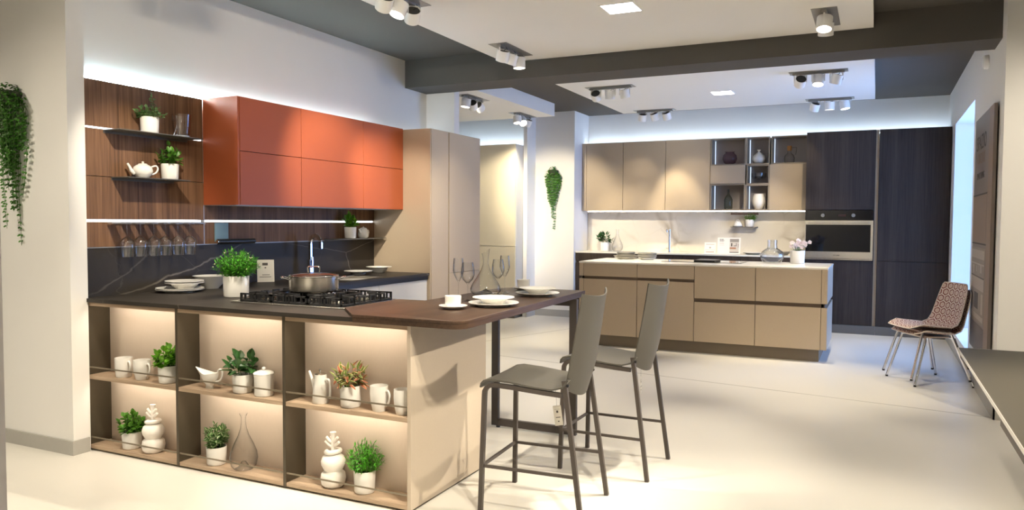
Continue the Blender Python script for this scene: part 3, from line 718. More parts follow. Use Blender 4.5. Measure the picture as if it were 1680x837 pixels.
bm = BM(); box(bm, -3.90, -0.862, YK + .02, YK + .04, 1.548, 1.558); obj('housing', bm, M['alu'], t, absol=True)
bm = BM(); box(bm, -3.89, -0.865, YK + .012, YK + .0195, 1.545, 1.557); obj('diffuser', bm, M['led_under'], t, absol=True)
bm = BM(); box(bm, -3.96, -0.85, 10.93, 10.945, 2.5525, 2.562)
tag(obj('cove_light_strip', bm, M['led_cove2'], loc=(-2.4, 10.94, 2.552)), 'bluish strip light on top of the beige wall cabinets', 'light')
bm = BM(); box(bm, -0.82, 0.76, 10.95, 10.965, 2.5505, 2.56)
tag(obj('cove_light_strip', bm, M['led_cove2'], loc=(-0.03, 10.95, 2.55)), 'bluish strip light on top of the dark tall cabinets', 'light')
# tall dark cabinets + oven
TQ = 2.549
t = thing('oven_cabinet', 'tall dark oak cabinet built around the oven', 'cabinet', (-0.44, 10.78, 0))
bm = BM(); box(bm, -0.838, -0.036, YQ + .022, 11.045, .11, .926); box(bm, -0.838, -0.036, YQ + .022, 11.045, 1.56, TQ); box(bm, -0.838, -0.828, YQ + .022, 11.045, .926, 1.56); box(bm, -0.046, -0.036, YQ + .022, 11.045, .926, 1.56)
obj('body', bm, M['darkoak'], t, absol=True)
bm = BM(); box(bm, -0.838, -0.040, YQ, YQ + .02, 1.562, TQ, bev=.001); obj('door', bm, M['darkoak'], t, absol=True)
bm = BM(); box(bm, -0.838, -0.040, YQ, YQ + .02, .115, .922, bev=.001); obj('door', bm, M['darkoak'], t, absol=True)
bm = BM(); box(bm, -0.036, -0.001, YQ + .03, YQ + .04, .11, TQ); obj('groove_profile', bm, M['beige'], t, absol=True, label='beige vertical groove profile')
bm = BM(); box(bm, -0.838, -0.001, YQ + .003, 11.0, 0, .11); obj('plinth', bm, M['plinth_grey'], t, absol=True)
t = thing('tall_cabinet', 'tall dark oak cabinet with two doors in the right corner', 'cabinet', (0.39, 10.78, 0))
bm = BM(); box(bm, 0.001, 0.776, YQ + .022, 11.045, .11, TQ); obj('body', bm, M['darkoak'], t, absol=True)
bm = BM(); box(bm, 0.002, 0.776, YQ, YQ + .02, .927, TQ, bev=.001); obj('door', bm, M['darkoak'], t, absol=True)
bm = BM(); box(bm, 0.002, 0.776, YQ, YQ + .02, .115, .922, bev=.001); obj('door', bm, M['darkoak'], t, absol=True)
bm = BM(); box(bm, 0.001, 0.766, YQ + .003, 11.0, 0, .11); obj('plinth', bm, M['plinth_grey'], t, absol=True)
t = thing('oven', 'wide black glass oven with steel frame built into the dark cabinet', 'oven', (-0.44, 10.5, .93))
bm = BM(); box(bm, -0.827, -0.047, YQ + .02, 10.98, .93, 1.556); obj('oven_body', bm, M['black'], t, absol=True)
bm = BM(); box(bm, -0.838, -0.046, YQ - .006, YQ + .018, 1.432, 1.556, bev=.001); cp = obj('control_panel', bm, M['blackglass'], t, absol=True)
for x in (-0.63, -0.275):
    bm = BM(); cyl(bm, (x, YQ - .006, 1.492), (x, YQ - .03, 1.492), .023, 28, .021); obj('knob', bm, M['alu'], cp, absol=True, smooth=True)
bm = BM(); box(bm, -0.45, -0.36, YQ - .0075, YQ - .006, 1.478, 1.506); obj('display', bm, pm('oven_display', (0.03, 0.012, 0.012), 0.3), cp, absol=True)
bm = BM()
for b in ((-0.838, -0.046, 1.375, 1.428), (-0.838, -0.046, .948, 1.033), (-0.838, -0.828, 1.033, 1.375), (-0.074, -0.046, 1.033, 1.375), (-0.838, -0.046, .930, .944)):
    box(bm, b[0], b[1], YQ - .012, YQ + .018, b[2], b[3])
d = obj('oven_door', bm, M['steel'], t, absol=True)
bm = BM(); box(bm, -0.828, -0.074, YQ - .008, YQ - .002, 1.033, 1.375); obj('door_glass', bm, M['blackglass'], d, absol=True)
bm = BM(); box(bm, -0.80, -0.09, YQ - .05, YQ - .035, 1.392, 1.410, bev=.004); box(bm, -0.78, -0.765, YQ - .036, YQ - .011, 1.394, 1.408); box(bm, -0.125, -0.11, YQ - .036, YQ - .011, 1.394, 1.408); obj('handle', bm, M['steel'], d, absol=True)
bm = BM(); box(bm, -0.50, -0.468, YQ - .0128, YQ - .012, .985, .990); box(bm, -0.462, -0.425, YQ - .0128, YQ - .012, .984, .991); obj('maker_mark', bm, M['ink'], d, absol=True)
# small shelf with slat on the marble
t = thing('wall_shelf', 'short metal shelf hung on the pale marble splashback', 'shelf', (-1.665, 10.96, 1.336))
bm = BM(); box(bm, -1.84, -1.49, 10.875, 11.026, 1.331, 1.337); obj('shelf_plate', bm, M['stoolframe'], t, absol=True)
t = thing('wall_rail', 'brown wall rail at the top of the pale marble splashback', 'rail', (-1.67, 11.0, 1.51))
bm = BM(); box(bm, -1.855, -1.485, 10.99, 11.027, 1.505, 1.528, bev=.002); obj('rail_bar', bm, pm('rail_brown', (0.19, 0.10, 0.065), 0.5), t, absol=True)
bm = BM(); box(bm, -1.85, -1.49, 10.995, 11.0, 1.528, 1.543); obj('rail_lip', bm, M['alu'], t, absol=True)

# ------------------------------------------------------------------ glossy cabinet in the recess beyond
t = thing('tall_cabinet', 'tall cream gloss cabinet in the recess beyond the left wall', 'cabinet', (-5.1, 10.2, 0))
bm = BM(); box(bm, -5.6, -4.668, 9.925, 10.515, .1, 2.50); obj('body', bm, M['whitedoor'], t, absol=True)
bm = BM(); box(bm, -5.6, -4.67, 9.90, 9.923, .1, 1.035); obj('door', bm, M['cream_gloss'], t, absol=True)
bm = BM(); box(bm, -5.6, -4.67, 9.90, 9.923, 1.042, 2.50); obj('door', bm, M['cream_gloss'], t, absol=True)
bm = BM(); box(bm, -5.6, -4.70, 9.95, 10.5, 0, .1); obj('plinth', bm, M['plinth_grey'], t, absol=True)
t = thing('tall_cabinet', 'tall cream gloss cabinet half hidden behind the sand cabinets', 'cabinet', (-6.1, 10.2, 0))
bm = BM(); box(bm, -6.55, -5.602, 9.925, 10.515, .1, 2.50); obj('body', bm, M['whitedoor'], t, absol=True)
bm = BM(); box(bm, -6.55, -5.602, 9.90, 9.923, .1, 2.50); obj('door', bm, M['cream_gloss'], t, absol=True)
bm = BM(); box(bm, -6.5, -4.70, 10.40, 10.42, 2.501, 2.512)
tag(obj('cove_light_strip', bm, M['led_cove2'], loc=(-5.6, 10.41, 2.5)), 'bluish strip light on top of the cream gloss cabinets', 'light')
# ------------------------------------------------------------------ plants
def leaf(bm, uvl, base, d, up, L, W, fold=0.18, curl=0.15):
    d = d.normalized(); s = d.cross(up)
    s = s.normalized() if s.length > 1e-4 else Vector((1, 0, 0)); n = s.cross(d).normalized()
    def P(x, y, z): return base + s * x + d * y + n * z
    f = W * fold
    pts = [P(0, 0, 0), P(-W * .40, L * .28, f), P(-W * .5, L * .55, f - L * curl * .4), P(-W * .28, L * .84, f * .6 - L * curl * .8), P(0, L, -L * curl),
           P(W * .28, L * .84, f * .6 - L * curl * .8), P(W * .5, L * .55, f - L * curl * .4), P(W * .40, L * .28, f), P(0, L * .3, 0), P(0, L * .62, -L * curl * .35)]
    us = [0, .8, 1, 1, 0.2, 1, 1, .8, 0, 0]; vs = [0, .28, .55, .84, 1, .84, .55, .28, .3, .62]
    v = [bm.verts.new(p) for p in pts]
    for idx in ((0, 1, 8), (1, 2, 9, 8), (2, 3, 4, 9), (9, 4, 5, 6), (8, 9, 6, 7), (0, 8, 7)):
        fc = bm.faces.new([v[i] for i in idx])
        for lp, i in zip(fc.loops, idx): lp[uvl].uv = (us[i], vs[i])

def foliage(root, mat, z0, r0, rx, h, stems, per, L, W, rnd, spread=1.0, droop=0.0, fold=.18, curl=.15, mat2=None, tall=None, flowers=0, thick=.0012):
    """stems rise from the pot mouth and carry leaves; rx = half width of the crown, h = height above the pot rim"""
    bs = BM(); bl = BM(); uvl = bl.loops.layers.uv.new('UVMap'); b2 = BM(); uv2 = b2.loops.layers.uv.new('UVMap'); bf = BM()
    for k in range(stems):
        a = rnd.uniform(0, 2 * PI); q = math.sqrt(rnd.random())
        sx = Vector((math.cos(a), math.sin(a), 0))
        p0 = Vector((sx.x * r0 * q * .7, sx.y * r0 * q * .7, z0 - .01))
        out = rx * q * spread * rnd.uniform(.85, 1.05)
        hh = h * (rnd.uniform(.75, 1.0) * math.sqrt(max(0.06, 1 - (q * .93) ** 2)))
        if tall and k < tall[0]: hh = tall[1] * (1 - .2 * k); out *= .12
        p3 = Vector((sx.x * out, sx.y * out, z0 + hh - droop * q * q)) ; p1 = p0 + Vector((0, 0, hh * .6)) + sx * out * .25
        pts = []
        n = 5
        for i in range(n + 1):
            u = i / n
            pts.append(p0 * (1 - u) ** 2 + p1 * 2 * u * (1 - u) + p3 * u * u)
        tube(bs, pts, thick, n=5)
        for j in range(per):
            u = .30 + .70 * (j + rnd.random() * .6) / per; u = min(u, 1)
            c = p0 * (1 - u) ** 2 + p1 * 2 * u * (1 - u) + p3 * u * u
            b = rnd.uniform(0, 2 * PI)
            d = Vector((math.cos(b), math.sin(b), rnd.uniform(-.25, .75))) + sx * .45
            if j == per - 1: d = (p3 - p1).normalized() + Vector((rnd.uniform(-.4, .4), rnd.uniform(-.4, .4), .3))
            s = rnd.uniform(.7, 1.1)
            up = Vector((rnd.uniform(-.4, .4), rnd.uniform(-.4, .4), 1))
            if mat2 and rnd.random() < .35: leaf(b2, uv2, c, d, up, L * s, W * s, fold, curl)
            else: leaf(bl, uvl, c, d, up, L * s, W * s, fold, curl)
        if k < flowers:
            bmesh.ops.create_icosphere(bf, subdivisions=1, radius=.0042, matrix=Matrix.Translation(p3 + Vector((0, 0, .006))))
    obj('stems', bs, M['stem'], root); obj('foliage', bl, M[mat], root)
    if mat2: obj('pink_leaves', b2, M[mat2], root)
    else: b2.free()
    if flowers: obj('flower_heads', bf, M['daisy'], root)
    else: bf.free()

def pot(root, r, h, taper=.93, rnd_=.008, mat='ceramic'):
    bm = BM(); rb = r * taper
    lathe(bm, [(0, 0), (rb - rnd_, 0), (rb - rnd_ * .3, rnd_ * .3), (rb, rnd_), (r, h - .002), (r - .001, h), (r - .005, h), (r - .006, h - .004), (r - .007, h * .85), (0, h * .85)], n=36)
    obj('pot', bm, M[mat], root, smooth=30)
    bm = BM(); lathe(bm, [(r - .0075, h * .86), (r * .5, h * .89), (0, h * .90)], n=24); obj('soil', bm, M['soil'], root, smooth=True)

def plant(label, loc, r, ph, seed, **kw):
    t = thing('potted_plant', label, 'plant', loc)
    pot(t, r, ph, kw.pop('taper', .93)); foliage(root=t, z0=ph * .9, r0=r, rnd=random.Random(seed), **kw)
    return t
S1, S0 = 0.456, 0.032
plant('potted basil with light green leaves in a white pot, upper left niche beside the mugs', (-3.662, 3.098, S1), .056, .101, 1, mat='basil', rx=.075, h=.125, stems=26, per=6, L=.042, W=.034)
plant('leafy mint-like plant in a white pot, lower left niche beside the white vase', (-3.985, 3.105, S0), .056, .100, 2, mat='mint', rx=.080, h=.125, stems=30, per=7, L=.034, W=.030)
plant('dark green broad-leaved plant in a white pot between gravy boat and lidded jar', (-3.098, 3.103, S1), .055, .100, 3, mat='rubber', rx=.095, h=.125, stems=13, per=4, L=.062, W=.044)
plant('plant with pale veined leaves in a white pot beside the glass decanter, lower middle niche', (-3.300, 3.105, S0), .055, .100, 4, mat='fitt', rx=.078, h=.140, stems=34, per=7, L=.032, W=.024)
plant('cream and pink variegated plant in a white pot beside the coffee pot', (-2.375, 3.103, S1), .054, .108, 5, mat='trad', mat2='tradpink', rx=.085, h=.135, stems=26, per=5, L=.050, W=.019, fold=.35, curl=.3)
plant('feathery bright green herb in a white pot, lower right niche beside the white vase', (-2.292, 3.105, S0), .055, .112, 6, mat='herb', rx=.098, h=.165, stems=80, per=12, L=.026, W=.006, curl=.3)
plant('large flowering green herb in a white pot on the dark counter beside the hob', (-3.555, 3.515, 0.9205), .078, .130, 7, mat='herb', rx=.155, h=.175, stems=110, per=12, L=.032, W=.008, curl=.3, flowers=16, taper=.95)
plant('eucalyptus-like plant with one tall sprig in a white pot on the top shelf', (-4.203, 3.44, 1.9415), .057, .103, 8, mat='eucalypt', rx=.105, h=.085, stems=26, per=8, L=.022, W=.021, tall=(2, .16))
plant('green plant in a white pot on the shelf beside the teapot', (-4.203, 3.59, 1.6555), .056, .102, 9, mat='mint', rx=.085, h=.115, stems=24, per=5, L=.040, W=.026, tall=(1, .14))
plant('bright green leafy plant in a white pot on the small shelf under the orange cabinets', (-4.205, 5.50, 1.2365), .053, .100, 10, mat='basil', rx=.060, h=.125, stems=18, per=5, L=.052, W=.036)
plant('dark leafy plant in a white pot at the left end of the white back counter', (-3.63, 10.80, .9665), .062, .130, 11, mat='rubber', rx=.120, h=.150, stems=18, per=5, L=.065, W=.042)
plant('small yellow-green plant in a white pot on the shelf above the marble', (-1.59, 10.95, 1.3375), .056, .100, 12, mat='basil', rx=.105, h=.085, stems=40, per=7, L=.030, W=.009, flowers=10)
# orchid on the island
t = thing('potted_orchid', 'pink and white orchid in a white pot at the right end of the island', 'plant', (-0.785, 8.93, ZT + .0005))
pot(t, .078, .140, .95)
bs = BM(); bl = BM(); uvl = bl.loops.layers.uv.new('UVMap'); bf = BM(); uvf = bf.loops.layers.uv.new('UVMap'); rn = random.Random(21)
for k in range(7):
    a = k * 2.4; leaf(bl, uvl, Vector((0, 0, .13)), Vector((math.cos(a), math.sin(a), .55)), Vector((0, 0, 1)), .085, .036, curl=.3)
for k in range(24):
    a = rn.uniform(0, 2 * PI); q = rn.uniform(.1, 1); c = Vector((math.cos(a) * .105 * q, math.sin(a) * .105 * q, .175 + rn.uniform(0, .085) * (1.1 - q * .5)))
    if k == 0: c = Vector((.125, -.01, .235))
    tube(bs, [Vector((c.x * .1, c.y * .1, .125)), Vector((c.x * .5, c.y * .5, c.z * .8)), c], .0014, n=5)
    fd = Vector((rn.uniform(-.5, .5), -1, rn.uniform(-.2, .5))).normalized(); s = fd.cross(Vector((0, 0, 1))).normalized(); u = s.cross(fd)
    for j in range(5):
        an = 2 * PI * j / 5 + .3; leaf(bf, uvf, c, s * math.cos(an) + u * math.sin(an) + fd * .2, fd, .024, .021, fold=.1, curl=.1)
obj('stems', bs, M['stem'], t); obj('leaves', bl, M['rubber'], t); obj('flowers', bf, M['petal'], t)
# hanging wall plants
def hanging(label, c, w, depth, H_, n, seed, L, zs=1.0, side=None):
    """c = top centre on the wall; strands fall from a dense rounded top"""
    t = thing('hanging_plant', label, 'plant', c)
    rn = random.Random(seed); bs = BM(); bl = BM(); uvl = bl.loops.layers.uv.new('UVMap')
    bm = BM(); lathe(bm, [(0, -.10), (w * .22, -.09), (w * .30, -.03), (w * .3, -.02), (0, -.02)], (0, -depth * .4, 0), 20); obj('wall_pot', bm, M['rootpot'], t, smooth=True)
    for k in range(n):
        u = rn.uniform(-1, 1); x = u * w / 2 * .92; y = -rn.uniform(.15, 1) * depth * math.sqrt(max(.1, 1 - u * u))
        ln = H_ * (1 - abs(u + .12) ** 1.1 * .62) * rn.uniform(.45, 1.0)
        if k == 0: x, ln = 0.05 * w, H_
        if side and k in (1, 2): x = side[0] + .01 * k; ln = side[1] * (1 - .1 * (k - 1)); y = -.03
        top = -.03 - abs(u) ** 2 * .10 + rn.uniform(-.02, .02)
        if side and k in (1, 2): top = -.15
        pts = []; m = max(5, int(ln / .05)); ph = rn.uniform(0, 6)
        pts.append(Vector((x * .5, y * .4, top * .6)))
        for i in range(m + 1):
            v = i / m
            pts.append(Vector((x * (1 - .45 * v * v) + .008 * math.sin(ph + v * 7), y * (1 - .45 * v), top - v * ln * (1 if i else 0))))
        pts[1].z = top
        tube(bs, pts, .0011, n=4, cap=False)
        d = 0; tot = ln
        q = rn.random() * L * 1.5 / max(tot, .1)
        while q < 1:
            ii = 1 + q * m; i0 = min(int(ii), m); fr = ii - i0
            p = pts[i0].lerp(pts[min(i0 + 1, m + 1)], fr)
            for s_ in (1, -1):
                a = rn.uniform(-.8, .8) + (0 if s_ > 0 else PI)
                leaf(bl, uvl, p, Vector((math.cos(a), -abs(math.sin(a)) * .6 - .25, rn.uniform(-.5, .25))), Vector((rn.uniform(-.3, .3), -1, .4)), L * rn.uniform(.75, 1.15), L * .62, fold=.12)
            q += L * rn.uniform(1.1, 1.9) / max(tot, .1)
    for k in range(int(n * 6)):
        a = rn.uniform(0, PI); r_ = w * .5 * math.sqrt(rn.random()); p = Vector((math.cos(a) * r_, -rn.random() * depth * .95, -.02 - .0 + .22 * w * math.sin(a) * math.sqrt(max(0, 1 - (r_ / (w * .5)) ** 2)) - .10 * (r_ / (w * .5)) ** 2))
        leaf(bl, uvl, p, Vector((rn.uniform(-1, 1), -.6, rn.uniform(-.4, .8))), Vector((0, -.5, 1)), L, L * .62, fold=.12)
    obj('trailing_stems', bs, M['stem'], t); obj('foliage', bl, M['vine'], t)
M['rootpot'] = pm('dark_wall_pot', (0.03, 0.045, 0.02), 0.8)
hanging('trailing green plant hanging on the left column', (-4.70, 2.919, 2.17), .235, .13, .82, 60, 31, .024, side=(.105, .50))
hanging('trailing green plant hanging on the far column by the back kitchen', (-4.295, 10.449, 2.165), .25, .12, .80, 38, 32, .026)

# ------------------------------------------------------------------ crockery
def smoothobj(name, prof, t, mat='ceramic', n=40, **k):
    bm = BM(); lathe(bm, prof, n=n); return obj(name, bm, M[mat], t, smooth=40, **k)
def handle(t, pts, r, mat='ceramic', name='handle', sec=None):
    # smooth the control points
    P = [Vector(p) for p in pts]; out = []
    for i in range(len(P) - 1):
        a = P[max(i - 1, 0)]; b = P[i]; c = P[i + 1]; d = P[min(i + 2, len(P) - 1)]
        for j in range(5):
            u = j / 5
            out.append(0.5 * ((2 * b) + (c - a) * u + (2 * a - 5 * b + 4 * c - d) * u * u + (3 * b - a - 3 * c + d) * u ** 3))
    out.append(P[-1])
    bm = BM(); tube(bm, out, r, n=10, sec=sec); return obj(name, bm, M[mat], t, smooth=True)
def mug(label, loc, r, h, rot, grp, barrel=0.0):
    t = thing('mug', label, 'mug', loc, rot, grp)
    if barrel: prof = [(0, 0), (r * .70, 0), (r * .74, .006), (r * .93, h * .35), (r, h * .7), (r * .98, h), (r * .94, h), (r * .95, h * .7), (r * .88, h * .35), (r * .66, .01), (0, .008)]
    else: prof = [(0, 0), (r * .84, 0), (r * .88, .004), (r * .98, h * .5), (r, h), (r - .004, h), (r - .006, h * .5), (r * .8, .01), (0, .008)]
    smoothobj('cup_body', prof, t)
    handle(t, [(r * .95, 0, h * .78), (r * 1.30, 0, h * .84), (r * 1.55, 0, h * .66), (r * 1.42, 0, h * .40), (r * .93, 0, h * .22)], .0055)
    return t
mug('white mug at the far left of the upper left niche', (-4.035, 3.096, S1), .049, .115, math.radians(-10), 'white mugs in the niches')
mug('white mug between the leftmost mug and the potted basil', (-3.875, 3.094, S1), .048, .115, math.radians(-6), 'white mugs in the niches', 1)
mug('white barrel-shaped mug beside the variegated plant in the right niche', (-2.197, 3.096, S1), .045, .125, math.radians(-8), 'white mugs in the niches', 1)
mug('white mug tucked against the right end panel of the niches', (-2.056, 3.090, S1), .043, .122, math.radians(50), 'white mugs in the niches', 1)
# pineapple-like vases
def pine(label, loc):
    t = thing('vase', label, 'vase', loc, 0, 'white matt vases shaped like stacked fruit')
    bm = BM(); s = 1.0
    prof = [(0, 0), (.046, 0), (.058, .012), (.065, .040), (.060, .068), (.044, .083), (.050, .092), (.060, .112), (.062, .130), (.054, .153), (.034, .168), (0, .172)]
    lathe(bm, prof, n=40); obj('vase_body', bm, M['matceramic'], t, smooth=True)
    bm = BM(); tube(bm, [(0, 0, .168), (0, 0, .185), (0, 0, .24), (0, 0, .268), (0, 0, .279)], .012, n=16, rr=[.018, .012, .010, .013, .017]); obj('neck', bm, M['matceramic'], t, smooth=True)
    bm = BM()
    ring = [(math.cos(a) * .034, math.sin(a) * .034, .180 + .004 * math.cos(a)) for a in [2 * PI * k / 28 for k in range(28)]]
    tube(bm, ring, .0125, n=12, closed=True); obj('ring', bm, M['matceramic'], t, smooth=True)
    for k, (z, sgn, ln) in enumerate(((.200, -1, .044), (.205, 1, .044), (.222, -1, .036), (.228, 1, .036), (.212, -1, .04))):
        bm = BM(); y = -.006 if k < 4 else .02
        tube(bm, [(0, 0, z), (sgn * ln * .5, y, z + .012), (sgn * ln, y * 1.5, z + .030)], .0065, n=10, rr=[.008, .0085, .0075]); obj('leaf_prong', bm, M['matceramic'], t, smooth=True)
    return t
pine('white stacked vase with branching top, lower left niche', (-3.802, 3.105, S0))
pine('white stacked vase with branching top, lower right niche', (-2.488, 3.105, S0))
# gravy boat
t = thing('gravy_boat', 'white gravy boat in the upper middle niche', 'gravy boat', (-3.335, 3.095, S1))
bm = BM(); n = 36; rings = []
for (k, z) in ((.0, .0), (.46, .0), (.44, .010), (.40, .018), (.72, .040), (.98, .070), (1.06, .092), (1.0, .091), (.92, .068), (.6, .040), (.0, .034)):
    ring = []
    for j in range(n):
        a = 2 * PI * j / n; x = math.cos(a) * .062 * k; y = math.sin(a) * .036 * k; zz = z
        if z > .05:
            sp = max(0, -math.cos(a)) ** 3; x -= sp * .040 * (z - .03) / .06; y *= (1 - .55 * sp); zz += sp * .020 - .010 * (1 - abs(math.cos(a)))
        ring.append(bm.verts.new((x, y, zz)))
    rings.append(ring)
for a, b in zip(rings, rings[1:]):
    for j in range(n): bm.faces.new((a[j], a[(j + 1) % n], b[(j + 1) % n], b[j]))
bmesh.ops.remove_doubles(bm, verts=bm.verts, dist=1e-5)
obj('boat_body', bm, M['ceramic'], t, smooth=True)
handle(t, [(.058, 0, .080), (.070, 0, .108), (.092, 0, .108), (.096, 0, .080), (.080, 0, .052), (.048, 0, .040)], .0055)
# lidded jar
t = thing('lidded_jar', 'white lidded ceramic jar beside the dark-leaved plant', 'jar', (-2.940, 3.096, S1))
smoothobj('jar_body', [(0, 0), (.046, 0), (.050, .004), (.051, .10), (.053, .108), (.053, .114), (.047, .114), (.046, .02), (0, .015)], t)
l = smoothobj('lid', [(.054, .1145), (.055, .120), (.050, .126), (.030, .133), (0, .135)], t)
bm = BM(); lathe(bm, [(0, .134), (.006, .134), (.006, .138), (.011, .143), (.010, .150), (0, .154)], n=24); obj('knob', bm, M['ceramic'], l, smooth=True)
# coffee pot
t = thing('coffee_pot', 'white coffee pot with steel lid beside the variegated plant', 'coffee pot', (-2.563, 3.10, S1))
smoothobj('pot_body', [(0, 0), (.042, 0), (.044, .004), (.036, .090), (.031, .142), (.031, .147), (.027, .147), (.030, .10), (.038, .01), (0, .008)], t)
l = smoothobj('lid', [(.030, .1475), (.022, .153), (0, .155)], t, 'steel')
bm = BM(); lathe(bm, [(0, .154), (.004, .155), (.004, .160), (.008, .165), (.006, .173), (0, .175)], n=20); obj('knob', bm, M['chrome'], l, smooth=True)
bm = BM(); tube(bm, [(-.034, 0, .045), (-.048, 0, .085), (-.068, 0, .125), (-.084, 0, .155)], .008, n=12, rr=[.013, .010, .008, .0065]); obj('spout', bm, M['ceramic'], t, smooth=True)
handle(t, [(.030, 0, .118), (.058, 0, .126), (.068, 0, .105), (.070, 0, .06), (.066, 0, .030)], .006)
t.rotation_euler = (0, 0, math.radians(-8))
# teapot, creamer
t = thing('teapot', 'white teapot on the short shelf of the walnut panel', 'teapot', (-4.203, 3.385, 1.6555), math.radians(90 + 8))
smoothobj('pot_body', [(0, 0), (.034, 0), (.036, .004), (.052, .020), (.060, .045), (.054, .068), (.036, .082), (.030, .083), (0, .083)], t)
l = smoothobj('lid', [(.031, .0835), (.024, .090), (0, .093)], t)
bm = BM(); lathe(bm, [(0, .092), (.005, .093), (.009, .100), (0, .106)], n=20); obj('knob', bm, M['ceramic'], l, smooth=True)
bm = BM(); tube(bm, [(-.048, 0, .028), (-.070, 0, .045), (-.080, 0, .070), (-.092, 0, .088)], .008, n=12, rr=[.016, .012, .008, .007]); obj('spout', bm, M['ceramic'], t, smooth=True)
handle(t, [(.050, 0, .070), (.078, 0, .080), (.092, 0, .062), (.080, 0, .036), (.055, 0, .024)], .0055)
t.rotation_euler = (0, 0, math.radians(90 - 20))
t = thing('milk_jug', 'small white lidded jug on the shelf under the orange cabinets', 'jug', (-4.205, 5.69, 1.2365))
smoothobj('jug_body', [(0, 0), (.036, 0), (.046, .012), (.050, .035), (.044, .06), (.034, .075), (.034, .082), (0, .082)], t)
l = smoothobj('lid', [(.035, .0825), (.026, .092), (0, .096)], t)
bm = BM(); lathe(bm, [(0, .095), (.005, .096), (.008, .102), (0, .108)], n=16); obj('knob', bm, M['ceramic'], l, smooth=True)
handle(t, [(.0, .045, .068), (.0, .072, .070), (.0, .078, .045), (.0, .050, .020)], .0055)
bm = BM(); tube(bm, [(0, -.040, .045), (0, -.055, .066), (0, -.062, .082)], .008, n=10, rr=[.013, .009, .007]); obj('spout', bm, M['ceramic'], t, smooth=True)
# ice bucket
t = thing('ice_bucket', 'clear glass ice bucket with ear handles on the top shelf', 'ice bucket', (-4.203, 3.69, 1.9415))
smoothobj('bucket_body', [(0, 0.001), (.048, 0.001), (.050, .004), (.062, .150), (.058, .150), (.047, .012), (0, .012)], t, 'glass')
smoothobj('bucket_base', [(0, 0.0015), (.046, 0.0015), (.047, .010), (0, .010)], t, 'icebase')if 'icebase' in M else None
for s in (-1, 1):
    handle(t, [(0, s * .058, .125), (0, s * .072, .128), (0, s * .074, .108), (0, s * .056, .104)], .005, 'dimglass', name='ear_handle')
# plates and bowls
def dprof(r, h=.018, foot=.62): return [(0, 0), (r * foot, 0), (r * foot, .003), (r * .70, .006), (r, h), (r, h + .003), (r * .69, .010), (0, .008)]
def sprof(r, h=.040): return [(0, 0), (r * .45, 0), (r * .47, .003), (r * .64, .022), (r * .70, h - .008), (r, h), (r, h + .003), (r * .69, h - .004), (r * .60, .022), (0, .008)]
def bprof(r, h): return [(0, 0), (r * .40, 0), (r * .42, .005), (r * .62, h * .35), (r * .88, h * .85), (r, h), (r * .975, h), (r * .84, h * .84), (r * .56, h * .34), (0, .012)]
def crock(name, label, cat, loc, prof, grp=None, mat='ceramic', rim=None):
    bm = BM(); lathe(bm, prof, n=48)
    o = obj(name, bm, M[mat], smooth=40); o.location = loc
    return tag(o, label, cat, grp)
cx, cy = -4.120, 3.585; z = .9205
crock('dinner_plate', 'large white plate at the bottom of the stack on the dark counter', 'plate', (cx, cy, z), dprof(.150), 'stack on the dark counter'); z += .0085
crock('dinner_plate', 'large white plate second from the bottom of the stack on the dark counter', 'plate', (cx + .004, cy - .003, z), dprof(.147), 'stack on the dark counter'); z += .0105
crock('soup_plate', 'deep white plate third from the bottom of the stack on the dark counter', 'plate', (cx + .01, cy + .03, z), sprof(.122), 'stack on the dark counter'); z += .030
crock('side_plate', 'white plate on top of the stack on the dark counter', 'plate', (cx + .01, cy + .03, z + .007), dprof(.121, .014, .48), 'stack on the dark counter')
crock('serving_bowl', 'white conical bowl behind the plate stack on the dark counter', 'bowl', (-4.150, 3.875, .9205), bprof(.122, .088))
crock('dinner_plate', 'white plate on the dark counter right of the sink', 'plate', (-4.12, 5.50, .9205), sprof(.125, .030))
crock('soup_plate', 'deep white plate on the dark counter against the tall sand cabinet', 'plate', (-4.115, 5.80, .9205), sprof(.118, .052))
ZB = .9355
def setting(cx, cy, name):
    crock('dinner_plate', f'cream dinner plate {name}', 'plate', (cx, cy, ZB), dprof(.136), 'plates on the walnut bar')
    crock('soup_plate', f'cream deep plate stacked on the dinner plate {name}', 'plate', (cx - .005, cy + .008, ZB + .009), sprof(.113, .036), 'plates on the walnut bar')
setting(-1.862, 3.680, 'nearest on the walnut bar')
setting(-1.885, 4.325, 'at the far end of the walnut bar')
def cup(cx, cy, lab, rot):
    t = thing('coffee_cup', f'white coffee cup on its saucer {lab}', 'cup', (cx, cy, ZB + .0085), rot, 'cups on the walnut bar')
    smoothobj('cup_body', [(0, 0), (.030, 0), (.031, .004), (.041, .020), (.043, .060), (.041, .060), (.039, .020), (.028, .006), (0, .005)], t)
    handle(t, [(.040, 0, .048), (.058, 0, .050), (.060, 0, .032), (.040, 0, .020)], .004)
    crock('saucer', f'white saucer {lab}', 'saucer', (cx, cy, ZB), [(0, 0), (.040, 0), (.042, .003), (.074, .016), (.074, .019), (.036, .008), (0, .008)], 'saucers on the walnut bar')
cup(-1.985, 3.455, 'nearest the camera on the walnut bar', math.radians(115))
cup(-2.125, 4.640, 'at the far left corner of the walnut bar', math.radians(120))
